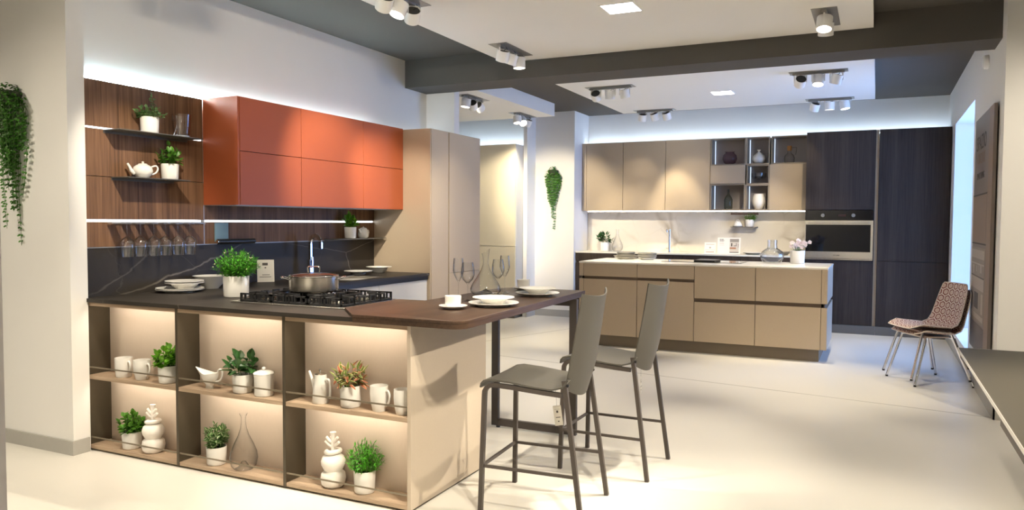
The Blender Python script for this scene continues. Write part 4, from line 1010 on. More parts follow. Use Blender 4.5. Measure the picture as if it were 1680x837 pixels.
# wine glasses on the bar
def wineprof(kind):
    if kind == 'wine': return [(0, .001), (.034, .001), (.034, .003), (.006, .009), (.0036, .02), (.0034, .095), (.010, .103), (.030, .125), (.0395, .150), (.0375, .180), (.031, .222), (.0298, .222), (.0365, .18), (.0383, .150), (.029, .127), (.008, .106), (0, .104)]
    if kind == 'flute': return [(0, .001), (.032, .001), (.032, .003), (.005, .009), (.0034, .02), (.0032, .098), (.008, .106), (.024, .138), (.0325, .165), (.031, .20), (.0275, .240), (.0263, .240), (.030, .2), (.0313, .165), (.023, .140), (.006, .109), (0, .107)]
    return [(0, .001), (.030, .001), (.030, .003), (.005, .008), (.0036, .018), (.0034, .080), (.010, .088), (.034, .108), (.043, .128), (.040, .165), (.036, .215), (.0348, .215), (.039, .165), (.0418, .128), (.033, .110), (.008, .090), (0, .089)]
def wglass(label, loc, kind, grp, flip=False, base=None):
    if base: c = base.copy(); COL.objects.link(c); 
    else:
        bm = BM(); lathe(bm, wineprof(kind), n=36)
        if flip: bmesh.ops.rotate(bm, verts=bm.verts, matrix=Matrix.Rotation(PI, 3, 'X'))
        c = obj('wine_glass', bm, M['glass' if flip else 'dimglass'], smooth=True)
    c.location = loc
    return tag(c, label, 'glass', grp)
wglass('tall narrow wine glass behind the nearest cup on the walnut bar', (-2.205, 3.90, ZB), 'flute', 'wine glasses on the walnut bar')
wglass('wide wine glass left of the glass decanter, nearest plates, on the walnut bar', (-2.100, 3.822, ZB), 'wine', 'wine glasses on the walnut bar')
wglass('wide wine glass right of the glass decanter on the walnut bar', (-2.108, 4.225, ZB), 'wine', 'wine glasses on the walnut bar')
wglass('tall narrow wine glass right of the decanter, behind the wide glass', (-2.135, 4.375, ZB), 'flute', 'wine glasses on the walnut bar')
pos = ['leftmost', 'second from the left', 'third from the left', 'fourth from the left', 'fifth from the left', 'rightmost']
g0 = None
for i, y in enumerate(GY):
    g = wglass(f'clear wine glass hanging upside down from the rack, {pos[i]} of six', (-4.195, y, 1.3745), 'big', 'hanging wine glasses', True, g0)
    g0 = g0 or g
# decanter on the bar
def decanter(name, lab, loc, r, h, tilt=True):
    t = thing(name, lab, 'decanter', loc)
    bm = BM(); n = 44
    prof = [(0, .012), (r * .55, .004), (r * .86, .003), (r * .99, .018), (r, .032), (r * .90, .060), (r * .60, .105), (r * .32, .150), (r * .19, .185), (r * .165, .205), (r * .20, .235), (r * .27, h)]
    rings = []
    for rr_, z in prof:
        ring = []
        for k in range(n):
            a = 2 * PI * k / n
            zz = z + (math.cos(a) * r * .17 if z == h and tilt else 0)
            ring.append(bm.verts.new((rr_ * math.cos(a), rr_ * math.sin(a), zz)))
        rings.append(ring)
    for a, b in zip(rings, rings[1:]):
        for k in range(n): bm.faces.new((a[k], a[(k + 1) % n], b[(k + 1) % n], b[k]))
    bmesh.ops.remove_doubles(bm, verts=bm.verts, dist=1e-5)
    obj('glass_body', bm, M['dimglass'], t, smooth=True)
    bm = BM(); lathe(bm, [(0, .034), (r * .25, .020), (r * .60, .008), (r * .85, .006)], n=n); obj('punt', bm, M['dimglass'], t, smooth=True)
    return t
d = decanter('decanter', 'glass decanter with slanted lip among the wine glasses on the walnut bar', (-2.215, 4.265, ZB), .097, .270)
d.rotation_euler = (0, 0, math.radians(25))
t = thing('decanter', 'pear-shaped glass decanter in the lower middle niche', 'decanter', (-3.100, 3.107, S0))
smoothobj('glass_body', [(0, .008), (.030, .001), (.050, .001), (.068, .022), (.0745, .060), (.070, .095), (.052, .140), (.030, .185), (.017, .225), (.0125, .262), (.013, .285), (.022, .306)], t, 'dimglass')
bm = BM(); lathe(bm, [(0, .045), (.012, .040), (.030, .012), (.045, .002)], n=32); obj('punt', bm, M['dimglass'], t, smooth=True)
t = thing('decanter', 'pear-shaped glass decanter on the white back counter beside the dark plant', 'decanter', (-3.455, 10.86, .9665))
smoothobj('glass_body', [(0, .008), (.050, .001), (.072, .020), (.082, .060), (.076, .100), (.054, .150), (.030, .20), (.017, .25), (.016, .29), (.024, .32)], t, 'dimglass')

# cubes' contents
t = thing('glass_vase', 'round mauve glass vase in the top left open cube', 'vase', (-1.862, 10.885, 2.1945))
smoothobj('glass_body', [(0, .004), (.045, .002), (.078, .025), (.098, .075), (.090, .125), (.062, .155), (.055, .165), (.072, .178)], t, 'purpleglass')
crock('bottle_vase', 'white round vase with narrow neck in the top middle cube', 'vase', (-1.476, 10.885, 2.1945), [(0, 0), (.045, 0), (.070, .020), (.088, .065), (.078, .105), (.040, .140), (.016, .160), (.013, .172), (.026, .190), (.022, .190), (.008, .172), (.008, .16), (0, .15)], mat='matceramic')
t = thing('glass_bottle', 'clear glass bottle with cork stopper and thin handle in the top right cube', 'bottle', (-1.085, 10.885, 2.1945))
smoothobj('glass_body', [(0, .004), (.050, .002), (.066, .015), (.068, .070), (.055, .105), (.028, .130), (.024, .140), (.024, .180)], t, 'dimglass')
bm = BM(); lathe(bm, [(0, .165), (.026, .165), (.029, .180), (.030, .225), (.027, .229), (0, .229)], n=24); obj('cork_stopper', bm, M['cork'], t, smooth=40)
handle(t, [(.028, 0, .205), (.072, 0, .205), (.088, 0, .202), (.088, 0, .16), (.080, 0, .11)], .003, 'ink', name='wire_handle')
t = thing('glass_bowl', 'clear glass bowl on a stem in the small middle cube', 'bowl', (-1.473, 10.885, 1.9285))
smoothobj('glass_body', [(0, .002), (.045, .002), (.045, .005), (.010, .012), (.007, .030), (.014, .055), (.085, .068), (.098, .085), (.100, .140), (.096, .140), (.092, .090), (0, .068)], t, 'dimglass')
bm = BM(); lathe(bm, [(.050, .069), (.055, .145), (.052, .145), (.047, .07)], n=28); obj('inner_cup', bm, M['dimglass'], t, smooth=True)
t = thing('glass_bottle', 'dark green glass bottle in the lower left open cube', 'bottle', (-1.872, 10.885, 1.5785))
smoothobj('glass_body', [(0, .004), (.048, .002), (.056, .012), (.057, .130), (.045, .165), (.020, .200), (.014, .215), (.013, .275)], t, 'greenglass')
crock('bottle_vase', 'white egg-shaped vase in the lower middle cube', 'vase', (-1.468, 10.885, 1.5785), [(0, 0), (.045, 0), (.052, .006), (.078, .060), (.088, .105), (.080, .155), (.062, .208), (.058, .208), (.076, .155), (.083, .105), (0, .02)], mat='matceramic')
# shelf items over the marble
t = thing('butter_dish', 'white domed dish on the small shelf above the marble', 'dish', (-1.748, 10.95, 1.3375))
smoothobj('dish_plate', [(0, 0), (.055, 0), (.068, .012), (.068, .015), (0, .008)], t)
smoothobj('dome_lid', [(.056, .016), (.050, .045), (.034, .068), (.012, .078), (0, .079)], t)
handle(t, [(-.022, 0, .070), (-.014, 0, .092), (.014, 0, .092), (.022, 0, .070)], .004)
# island crockery
def istack(cx, cy, rows, tag_):
    z = ZT + .0005
    for i, (r, h, kind, dx) in enumerate(rows):
        if kind == 'b': prof = [(0, 0), (r * .8, 0), (r * .97, h * .3), (r, h), (r - .006, h), (r * .9, h * .35), (0, .006)]
        else: prof = [(0, 0), (r * .65, 0), (r * .72, .005), (r, h), (r, h + .003), (r * .70, .012), (0, .008)]
        o = crock('stoneware_bowl' if kind == 'b' else 'stoneware_plate', f'grey-rimmed stoneware {"bowl" if kind == "b" else "plate"}, {["lowest", "second lowest", "second from the top", "topmost"][i]} of the {tag_}', 'bowl' if kind == 'b' else 'plate', (cx + dx, cy, z), prof, f'{tag_}', mat='ceramic' if i == 0 else 'greyrim')
        z += h * (.80 if kind == 'b' else .62) + (.006 if kind == 'b' else .002)
istack(-2.745, 8.97, [(.140, .020, 'p', 0), (.148, .022, 'p', 0), (.112, .030, 'b', 0), (.110, .024, 'b', 0)], 'left stack on the island')
istack(-2.470, 8.93, [(.108, .020, 'p', 0), (.112, .022, 'p', 0), (.112, .026, 'b', 0), (.112, .024, 'b', 0)], 'right stack on the island')
t = thing('glass_vase', 'clear cut-glass vase with wide belly on the island', 'vase', (-1.035, 8.80, ZT + .0005))
smoothobj('glass_body', [(0, .010), (.070, .002), (.095, .010), (.122, .060), (.126, .090), (.110, .130), (.070, .158), (.054, .168), (.051, .20), (.052, .255), (.048, .255), (.047, .20), (.05, .172), (.104, .128), (.120, .090), (.115, .06), (.06, .014)], t, 'cutglass') if 'cutglass' in M else None
z = .9665
crock('stoneware_plate', 'flat dark plate on the back counter left of the cut-glass vase', 'plate', (-1.515, 10.76, z), dprof(.135, .016), 'dark plates on the back counter', 'greyrim')
crock('stoneware_plate', 'flat pale plate on top of the dark plate left of the cut-glass vase', 'plate', (-1.515, 10.76, z + .0105), dprof(.13, .014), 'dark plates on the back counter', 'ceramic')
crock('stoneware_bowl', 'shallow dark bowl on the back counter beside the orchid', 'bowl', (-1.12, 10.76, z), sprof(.11, .045), None, 'greyrim')
# back tap
t = thing('kitchen_tap', 'slim straight chrome tap on the white back counter', 'tap', (-2.665, 10.80, z))
bm = BM(); box(bm, -.024, .024, -.024, .024, 0, .008, bev=.002); cyl(bm, (0, 0, .008), (0, 0, .33), .015, 20); obj('tap_body', bm, M['chrome'], t, smooth=40)
bm = BM(); cyl(bm, (0, 0, .315), (0, -.16, .32), .011, 16); cyl(bm, (0, -.155, .318), (0, -.155, .29), .010, 16); obj('spout', bm, M['chrome'], t, smooth=40)
bm = BM(); cyl(bm, (-.014, 0, .045), (-.05, 0, .062), .005, 12); obj('lever', bm, M['chrome'], t, smooth=40)

# ------------------------------------------------------------------ cards and signs
ZC = .9665
def card(label, loc, w, h, rot, tilt, group=None):
    t = thing('display_card', label, 'sign', loc, rot, group)
    R_ = Matrix.Rotation(tilt, 3, 'X')
    bm = BM(); box(bm, -w / 2, w / 2, -.0015, .0015, 0, h); bmesh.ops.rotate(bm, verts=bm.verts, matrix=R_); obj('card', bm, M['paper'], t)
    bm = BM(); box(bm, -w * .3, w * .3, .0, .0045 + h * math.sin(abs(tilt)) * .4, 0, .004); obj('foot', bm, M['glass'], t)
    def mark(x0, x1, z0, z1, mat='ink', name='print'):
        bm = BM(); box(bm, x0, x1, -.0022, -.0016, z0, z1); bmesh.ops.rotate(bm, verts=bm.verts, matrix=R_); obj(name, bm, M[mat], t)
    return t, mark
t, mk = card('white card with dark print leaning on the dark counter behind the large herb', (-4.215, 4.47, .9205), .125, .172, math.radians(48), math.radians(-12))
mk(-.024, .016, .128, .148); mk(-.008, .004, .106, .114)
for k, (x0, x1, z) in enumerate(((-.025, .03, .052), (-.045, .04, .036))):
    n = 9 if k else 6
    for j in range(n):
        u = x0 + (x1 - x0) * j / n; mk(u, u + (x1 - x0) / n * .7, z, z + .006)
t, mk = card('small white card on the white back counter', (-2.08, 10.72, ZC), .155, .155, 0, math.radians(-8), 'cards on the back counter')
for j in range(8): mk(-.055 + j * .014, -.055 + j * .014 + .010, .122, .132, 'paleink')
mk(-.012, .012, .072, .092, 'paleink')
for j in range(9): mk(-.065 + j * .014, -.065 + j * .014 + .011, .048, .054, 'paleink')
M['terra'] = pm('brown_print', (0.35, 0.16, 0.09), 0.7); mk(-.055, .055, .018, .026, 'terra')
t, mk = card('wide white card with a small room picture on the white back counter', (-1.825, 10.70, ZC), .305, .225, 0, math.radians(-8), 'cards on the back counter')
for j, (w_, zz) in enumerate(((.062, .200), (.055, .190), (.075, .180), (.060, .170))):
    n = int(w_ / .011)
    for q in range(n): mk(-.125 + q * .011, -.125 + q * .011 + .008, zz, zz + .006)
for zz in (.150, .142, .134, .118): mk(-.128, -.065, zz, zz + .002, 'paleink')
M['p1'] = pm('picture_grey', (0.30, 0.26, 0.22), 0.6); M['p2'] = pm('picture_light', (0.60, 0.54, 0.46), 0.6); M['p3'] = pm('picture_orange', (0.42, 0.20, 0.11), 0.6); M['p4'] = pm('picture_dark', (0.05, 0.035, 0.03), 0.6)
mk(.012, .132, .165, .208, 'p1', 'picture'); mk(.012, .132, .090, .165, 'p2', 'picture'); mk(.012, .132, .018, .090, 'p2', 'picture')
bm = BM(); R_ = Matrix.Rotation(math.radians(-8), 3, 'X')
for b in ((.030, .045, .105, .150), (.062, .10, .108, .115), (.095, .102, .112, .150), (.122, .127, .09, .14), (.012, .132, .018, .028)): box(bm, b[0], b[1], -.0028, -.0023, b[2], b[3])
bmesh.ops.rotate(bm, verts=bm.verts, matrix=R_); obj('picture_detail', bm, M['p4'], t)
bm = BM(); box(bm, .012, .095, -.0028, -.0023, .068, .092); bmesh.ops.rotate(bm, verts=bm.verts, matrix=R_); obj('picture_detail', bm, M['p3'], t)

# poster panel on the right wall
t = thing('wall_poster', 'tall printed panel showing shelves and lettering on the right wall', 'poster', (0.765, 7.13, .30))
XP = .748
bm = BM(); box(bm, XP, .770, 6.56, 7.72, .35, 2.27, bev=.001); obj('board', bm, pm('poster_board', (0.20, 0.165, 0.145), .45), t, absol=True)
bm = BM(); box(bm, .770, .782, 6.60, 7.68, .40, 2.22); obj('backing', bm, M['ink'], t, absol=True)
def pk(y0, y1, z0, z1, mat, nm='print', d=0.0):
    bm = BM(); box(bm, XP - .0012 - d, XP - .0003 - d * .5, y0, y1, z0, z1); obj(nm, bm, M[mat], t, absol=True)
M['p5'] = pm('poster_brown', (0.27, 0.195, 0.145), .5); M['p6'] = pm('poster_pale', (0.42, 0.37, 0.32), .5); M['p7'] = pm('poster_floor', (0.13, 0.11, 0.10), .5)
pk(6.56, 6.80, .40, 2.27, 'p5', 'printed_strip'); pk(6.83, 7.72, 1.24, 1.62, 'p5', 'printed_door'); pk(6.80, 7.72, 1.622, 1.634, 'ink', 'printed_line'); pk(6.80, 7.72, 1.225, 1.237, 'ink', 'printed_line')
pk(6.84, 7.72, .60, 1.20, 'p1', 'printed_niche'); pk(6.86, 7.70, 1.11, 1.18, 'p6', 'printed_shelf', .001); pk(6.86, 7.70, 1.06, 1.072, 'p6', 'printed_shelf', .001)
for y0, y1, z0, z1 in ((7.0, 7.1, 1.0, 1.06), (7.3, 7.36, 1.0, 1.05), (7.5, 7.58, .98, 1.05)): pk(y0, y1, z0, z1, 'p6', 'printed_vase', .001)
pk(6.86, 7.70, .86, .955, 'p6', 'printed_door', .001); pk(6.86, 7.70, .96, .966, 'ink', 'printed_line', .001)
pk(7.2, 7.45, .70, .83, 'ink', 'printed_screen', .001); pk(6.9, 7.0, .68, .84, 'p6', 'printed_vase', .001); pk(6.86, 7.72, .62, .66, 'p6', 'printed_shelf', .001); pk(6.80, 7.72, .36, .58, 'p7', 'printed_floor')
for s, size, zc, mat, sp in (('SPAZIO', .17, 2.05, 'ink', 1.15), ('CUCINE', .13, 1.92, 'p5', 1.1), ('SMART LIVING', .075, 1.78, 'ink', 1.0)):
    bm = text_bm(s, size, sp)
    if s == 'SPAZIO': pass
    # text reads along -Y seen from -X side
    bmesh.ops.transform(bm, matrix=Matrix(((0, 0, -1, 0), (-1, 0, 0, 0), (0, 1, 0, 0), (0, 0, 0, 1))), verts=bm.verts)
    bmesh.ops.translate(bm, verts=bm.verts, vec=(XP - .0012, 7.27, zc)); obj('lettering', bm, M[mat], t, absol=True)
# smoke alarm on the right wall
t = thing('wall_alarm', 'small round white alarm high on the right wall', 'alarm', (.745, 7.30, 2.70))
bm = BM(); lathe(bm, [(0, 0), (.055, 0), (.058, .006), (.055, .03), (.04, .042), (0, .045)], n=32); bmesh.ops.rotate(bm, verts=bm.verts, matrix=Matrix.Rotation(-PI / 2, 3, 'Y')); bmesh.ops.translate(bm, verts=bm.verts, vec=(.036, 0, 0)); obj('alarm_body', bm, M['spotwhite'], t, smooth=40)
# socket on the right wall under the table
t = thing('wall_socket', 'small white wall socket near the corner of the right wall', 'socket', (.775, 6.62, .30))
bm = BM(); box(bm, -.004, .007, -.06, .06, -.04, .04, bev=.002); obj('cover', bm, M['spotwhite'], t)
bm = BM(); box(bm, -.006, -.004, -.03, .03, -.02, .02); obj('insert', bm, M['ink'], t)

# ------------------------------------------------------------------ bar stools
def stool(label, loc, rot):
    t = thing('bar_stool', label, 'stool', loc, rot, 'bar stools')
    s = .013
    for sy in (-1, 1):
        yt, yf = sy * .204, sy * .222
        # front leg: rises, bends and runs back under the seat
        pts = [(-.252, yf, 0.0), (-.240, yt, .575)] + [(-.190 + .05 * math.cos(math.radians(a)), yt, .568 + .045 * math.sin(math.radians(a))) for a in (165, 140, 115, 90)] + [(-.10, yt, .609), (.06, yt, .597), (.15, yt, .592)]
        pts[1] = (-.240, yt, .560)
        bm = BM(); tube(bm, pts, s, sec=(.021, .021)); obj('front_leg', bm, M['stoolframe'], t, smooth=30)
        bm = BM(); tube(bm, [(.252, yf, 0.0), (.168, sy * .203, .60), (.158, sy * .200, .66)], s, sec=(.021, .021)); obj('rear_leg', bm, M['stoolframe'], t, smooth=30)
        bm = BM(); xa = -.252 + .012 * .22 / .58; tube(bm, [(-.247, sy * .214, .22), (.221, sy * .214, .22)], s, sec=(.010, .014)); obj('side_rail', bm, M['stoolframe'], t)
    bm = BM(); tube(bm, [(-.247, -.214, .22), (-.247, .214, .22)], s, sec=(.012, .014)); obj('foot_rail', bm, M['stoolframe'], t)
    # seat: leather sheet curling down at the front and up into the back
    bm = BM(); rows = []
    prof = [(-.262, .598), (-.258, .618), (-.243, .634), (-.20, .642), (-.10, .636), (.02, .622), (.10, .618), (.150, .632), (.176, .668)]
    for (x, z) in prof:
        rows.append([(x, y, z - .004 * math.cos(y / .215 * PI / 2)) for y in [(-.215 + .43 * j / 14) for j in range(15)]])
    def sheet(bm, rows, th):
        up = [[bm.verts.new(p) for p in r] for r in rows]; lo = []
        for i, r in enumerate(rows):
            rr = []
            for j, p in enumerate(r):
                a = Vector(rows[max(i - 1, 0)][j]); b = Vector(rows[min(i + 1, len(rows) - 1)][j]); c = Vector(r[max(j - 1, 0)]); d = Vector(r[min(j + 1, len(r) - 1)])
                nrm = (b - a).cross(d - c).normalized(); rr.append(bm.verts.new(Vector(p) - nrm * th))
            lo.append(rr)
        n_, m_ = len(rows), len(rows[0])
        for i in range(n_ - 1):
            for j in range(m_ - 1):
                bm.faces.new((up[i][j], up[i + 1][j], up[i + 1][j + 1], up[i][j + 1])); bm.faces.new((lo[i][j], lo[i][j + 1], lo[i + 1][j + 1], lo[i + 1][j]))
        for i in range(n_ - 1):
            bm.faces.new((up[i][0], lo[i][0], lo[i + 1][0], up[i + 1][0])); bm.faces.new((up[i][-1], up[i + 1][-1], lo[i + 1][-1], lo[i][-1]))
        for j in range(m_ - 1):
            bm.faces.new((up[0][j], up[0][j + 1], lo[0][j + 1], lo[0][j])); bm.faces.new((up[-1][j], lo[-1][j], lo[-1][j + 1], up[-1][j + 1]))
    sheet(bm, rows, .008); obj('seat', bm, M['stoolseat'], t, smooth=50)
    # backrest: tall curved shell, bulging to the rear
    bm = BM(); rows = []
    for k in range(15):
        v = k / 14
        z = .565 + v * .50
        half = .214 - .012 * v - (.05 * max(0, .25 - v) / .25)
        xe = .152 + .086 * v + .004 * math.sin(v * PI)
        bulge = .050 - .010 * v
        if v < .25: bulge -= .012 * (1 - v / .25)
        row = []
        for j in range(19):
            u = -1 + 2 * j / 18
            zz = z + (-.022 * (1 - u * u) if k == 14 else (-.012 * (1 - u * u) if k == 13 else 0)) + (.050 * abs(u) ** 2.2 * (1 - v / .3) if v < .3 else 0)
            row.append((xe + bulge * (1 - u * u), u * half, zz))
        rows.append(row)
    sheet(bm, rows, .007); obj('backrest', bm, M['stoolseat'], t, smooth=50)
    for sy in (-1, 1):
        bm = BM(); cyl(bm, (.178, sy * .206, .640), (.178, sy * .215, .640), .007, 12); obj('bolt', bm, M['black'], t, smooth=40)
    return t
def price_tag(t, label, p, rot, w=.042, h=.105):
    g = thing('price_tag', label, 'tag', p, rot)
    bm = BM(); box(bm, -w / 2, w / 2, -.0006, .0006, -h, 0); obj('tag_card', bm, M['paper'], g)
    for (x0, x1, z0, z1) in ((-.006, .004, -.038, -.026), (-.012, .012, -.064, -.060), (-.004, .004, -.086, -.080), (-.015, .013, -.020, -.019)):
        bm = BM(); box(bm, x0, x1, -.0012, -.0006, z0, z1); obj('print', bm, M['ink'], g)
    bm = BM(); tube(bm, [(0, 0, -.004), (.004, 0, .05), (.003, 0, .16)], .0006, n=4); obj('string', bm, M['ink'], g)
    g.rotation_euler = (0, math.radians(-8), rot)
    return g
s1 = stool('taupe leather bar stool nearest the camera, seen from its side', (-1.452, 3.445, 0), math.radians(3.5))
s2 = dup(s1, (-1.333, 4.192, 0), math.radians(-.5), 'taupe leather bar stool farther from the camera, beside the island')
price_tag(s1, 'white price tag hanging under the nearer bar stool', (-1.485, 3.665, .435), math.radians(20))
price_tag(s2, 'white price tag hanging under the farther bar stool', (-1.255, 4.43, .47), math.radians(95), w=.032)

# ------------------------------------------------------------------ patterned shell chairs, stacked
def hexmat():
    m, nt, p = new_mat('hexagon_pattern_shell')
    uv = nt.nodes.new('ShaderNodeUVMap'); mp = nt.nodes.new('ShaderNodeMapping'); mp.inputs['Scale'].default_value = (9, 9, 1)
    nt.links.new(uv.outputs[0], mp.inputs[0])
    def vm(op, a=None, b=None):
        n = nt.nodes.new('ShaderNodeVectorMath'); n.operation = op
        for i, x in enumerate((a, b)):
            if x is None: continue
            if isinstance(x, tuple): n.inputs[i].default_value = x
            else: nt.links.new(x, n.inputs[i])
        return n
    r = (1.0, 1.7320508, 1.0); h = (.5, .8660254, .5)
    base = vm('ADD', mp.outputs[0], (40.0, 51.9615, 0.0)).outputs[0]
    a = vm('SUBTRACT', vm('MODULO', base, r).outputs[0], h).outputs[0]
    b = vm('SUBTRACT', vm('MODULO', vm('ADD', base, h).outputs[0], r).outputs[0], h).outputs[0]
    def flat(v): return vm('MULTIPLY', v, (1, 1, 0)).outputs[0]
    a, b = flat(a), flat(b)
    la, lb = vm('LENGTH', a), vm('LENGTH', b)
    lt = nt.nodes.new('ShaderNodeMath'); lt.operation = 'LESS_THAN'
    nt.links.new(la.outputs['Value'], lt.inputs[0]); nt.links.new(lb.outputs['Value'], lt.inputs[1])
    mx = nt.nodes.new('ShaderNodeMix'); mx.data_type = 'VECTOR'
    nt.links.new(lt.outputs[0], mx.inputs['Factor']); nt.links.new(b, mx.inputs['A']); nt.links.new(a, mx.inputs['B'])
    ab = vm('ABSOLUTE', mx.outputs['Result']).outputs[0]
    dt = vm('DOT_PRODUCT', ab, (.5, .8660254, 0)); sx = nt.nodes.new('ShaderNodeSeparateXYZ'); nt.links.new(ab, sx.inputs[0])
    mm = nt.nodes.new('ShaderNodeMath'); mm.operation = 'MAXIMUM'; nt.links.new(dt.outputs['Value'], mm.inputs[0]); nt.links.new(sx.outputs['X'], mm.inputs[1])
    cr = nt.nodes.new('ShaderNodeValToRGB'); cr.color_ramp.interpolation = 'CONSTANT'
    W_ = (0.80, 0.70, 0.62, 1); B_ = (0.20, 0.032, 0.016, 1); P_ = (0.56, 0.38, 0.31, 1)
    el = cr.color_ramp.elements; el[0].position = 0; el[0].color = P_; el[1].position = .10; el[1].color = W_
    for ps, c in ((.17, P_), (.24, W_), (.29, B_), (.42, W_)):
        e = el.new(ps); e.color = c
    nt.links.new(mm.outputs[0], cr.inputs[0]); nt.links.new(cr.outputs[0], p.inputs['Base Color']); p.inputs['Roughness'].default_value = .5
    return m
M['hex'] = hexmat(); M['shellwhite'] = pm('white_shell_edge', (0.72, 0.64, 0.58), .5)
def shell_chair(label, loc, rot):
    t = thing('shell_chair', label, 'chair', loc, rot, 'stacked patterned chairs')
    # local: faces -x, width along y
    prof = [(-.235, .437), (-.205, .449), (-.14, .452), (-.05, .440), (.06, .430), (.14, .437), (.185, .462), (.212, .51), (.235, .58), (.258, .66), (.280, .74), (.295, .800), (.299, .815)]
    def halfw(i):
        v = i / 12
        return [.175, .200, .222, .228, .228, .226, .222, .216, .210, .203, .193, .178, .160][i]
    bm = BM(); uvl = bm.loops.layers.uv.new('UVMap')
    m_ = 18; rows = []; s_ = 0; ss = []
    for i, (x, z) in enumerate(prof):
        if i: s_ += math.dist(prof[i - 1], (x, z))
        ss.append(s_)
        row = []
        for j in range(m_ + 1):
            u = -1 + 2 * j / m_; hw = halfw(i); y = u * hw
            cup = (abs(u) ** 3) * (.026 if i < 6 else .02)
            if i < 5: row.append((x, y, z + cup * (1 if i > 1 else .2)))
            elif i < 8: row.append((x - cup * 1.6, y, z + cup * .5))
            else: row.append((x - cup * 1.8, y, z))
        rows.append(row)
    up = [[bm.verts.new(p) for p in r] for r in rows]
    for i in range(len(rows) - 1):
        for j in range(m_):
            f = bm.faces.new((up[i][j], up[i + 1][j], up[i + 1][j + 1], up[i][j + 1]))
            for lp, (a, b) in zip(f.loops, ((i, j), (i + 1, j), (i + 1, j + 1), (i, j + 1))):
                lp[uvl].uv = (rows[a][b][1] * 1.62, ss[a] * 1.62)
    me_rows = rows
    o = obj('shell', bm, M['hex'], t, smooth=60)
    sol = o.modifiers.new('thick', 'SOLIDIFY'); sol.thickness = .006; sol.offset = 0
    loop = [rows[0][j] for j in range(m_ + 1)] + [r[-1] for r in rows[1:]] + [rows[-1][j] for j in range(m_ - 1, -1, -1)] + [r[0] for r in rows[-2:0:-1]]
    bm = BM(); tube(bm, loop, .0048, n=8, closed=True); obj('shell_edge', bm, M['shellwhite'], t, smooth=True)
    bm = BM(); box(bm, -.14, .13, -.15, .15, .405, .418, bev=.004); obj('seat_support', bm, M['shellwhite'], t)
    for sy in (-1, 1):
        for (xt, xf) in ((-.13, -.24), (.12, .24)):
            yf = .233 if xt < 0 else .28
            bm = BM(); tube(bm, [(xt * .7, sy * .10, .408), (xt * .9, sy * .16, .410), (xt * 1.02, sy * .185, .402), (xt * 1.06, sy * .19, .375), (xf, sy * yf, 0.012)], .0105, n=12); l = obj('leg', bm, M['chrome'], t, smooth=True)
            bm = BM(); cyl(bm, (xf, sy * yf, 0.0), (xf * .997, sy * yf * .997, .014), .0115, 12); obj('foot_cap', bm, M['black'], l, smooth=40)
    return t
c1 = shell_chair('lower of two stacked shell chairs with a red hexagon pattern', (.427, 7.64, 0), math.radians(27))
c2 = dup(c1, (.427 - .028, 7.64 - .012, .052), math.radians(27), 'upper of two stacked shell chairs with a red hexagon pattern')

# ------------------------------------------------------------------ table in the right foreground
t = thing('dining_table', 'olive grey table with white edge cut off by the right border', 'table', (1.2, 3.5, 0))
bm = BM(); box(bm, .392, 2.2, 2.55, 4.552, .742, .750); obj('table_top', bm, M['tablegrey'], t, absol=True)
bm = BM(); box(bm, .389, .3915, 2.55, 4.555, .735, .7505); box(bm, .3915, 2.2, 4.5525, 4.555, .735, .7505); obj('edge_band', bm, M['tablewhite'], t, absol=True, label='white edge band')
bm = BM(); box(bm, .396, 2.2, 2.55, 4.548, .728, .7415); obj('sub_top', bm, M['tablewhite'], t, absol=True)
bm = BM(); box(bm, .40, .455, 4.18, 4.53, .700, .727, bev=.002); box(bm, .40, .455, 2.6, 3.10, .690, .727, bev=.002); obj('side_rail', bm, M['stoolframe'], t, absol=True, label='dark side rail under the top')
bm = BM(); box(bm, .60, 2.1, 3.30, 3.36, .65, .727); box(bm, .60, 2.1, 2.75, 2.81, .65, .727); box(bm, .6, .66, 2.81, 3.30, .65, .727); obj('under_frame', bm, M['stoolframe'], t, absol=True)
for x, y in ((.95, 4.25), (1.95, 4.25), (.95, 2.9), (1.95, 2.9)):
    bm = BM(); tube(bm, [(x, y, .728), (x, y, 0)], .02, sec=(.06, .06)); obj('leg', bm, M['tablewhite'], t, absol=True)
bm = BM(); box(bm, .95, 1.95, 4.22, 4.28, .66, .728); obj('cross_beam', bm, M['stoolframe'], t, absol=True)

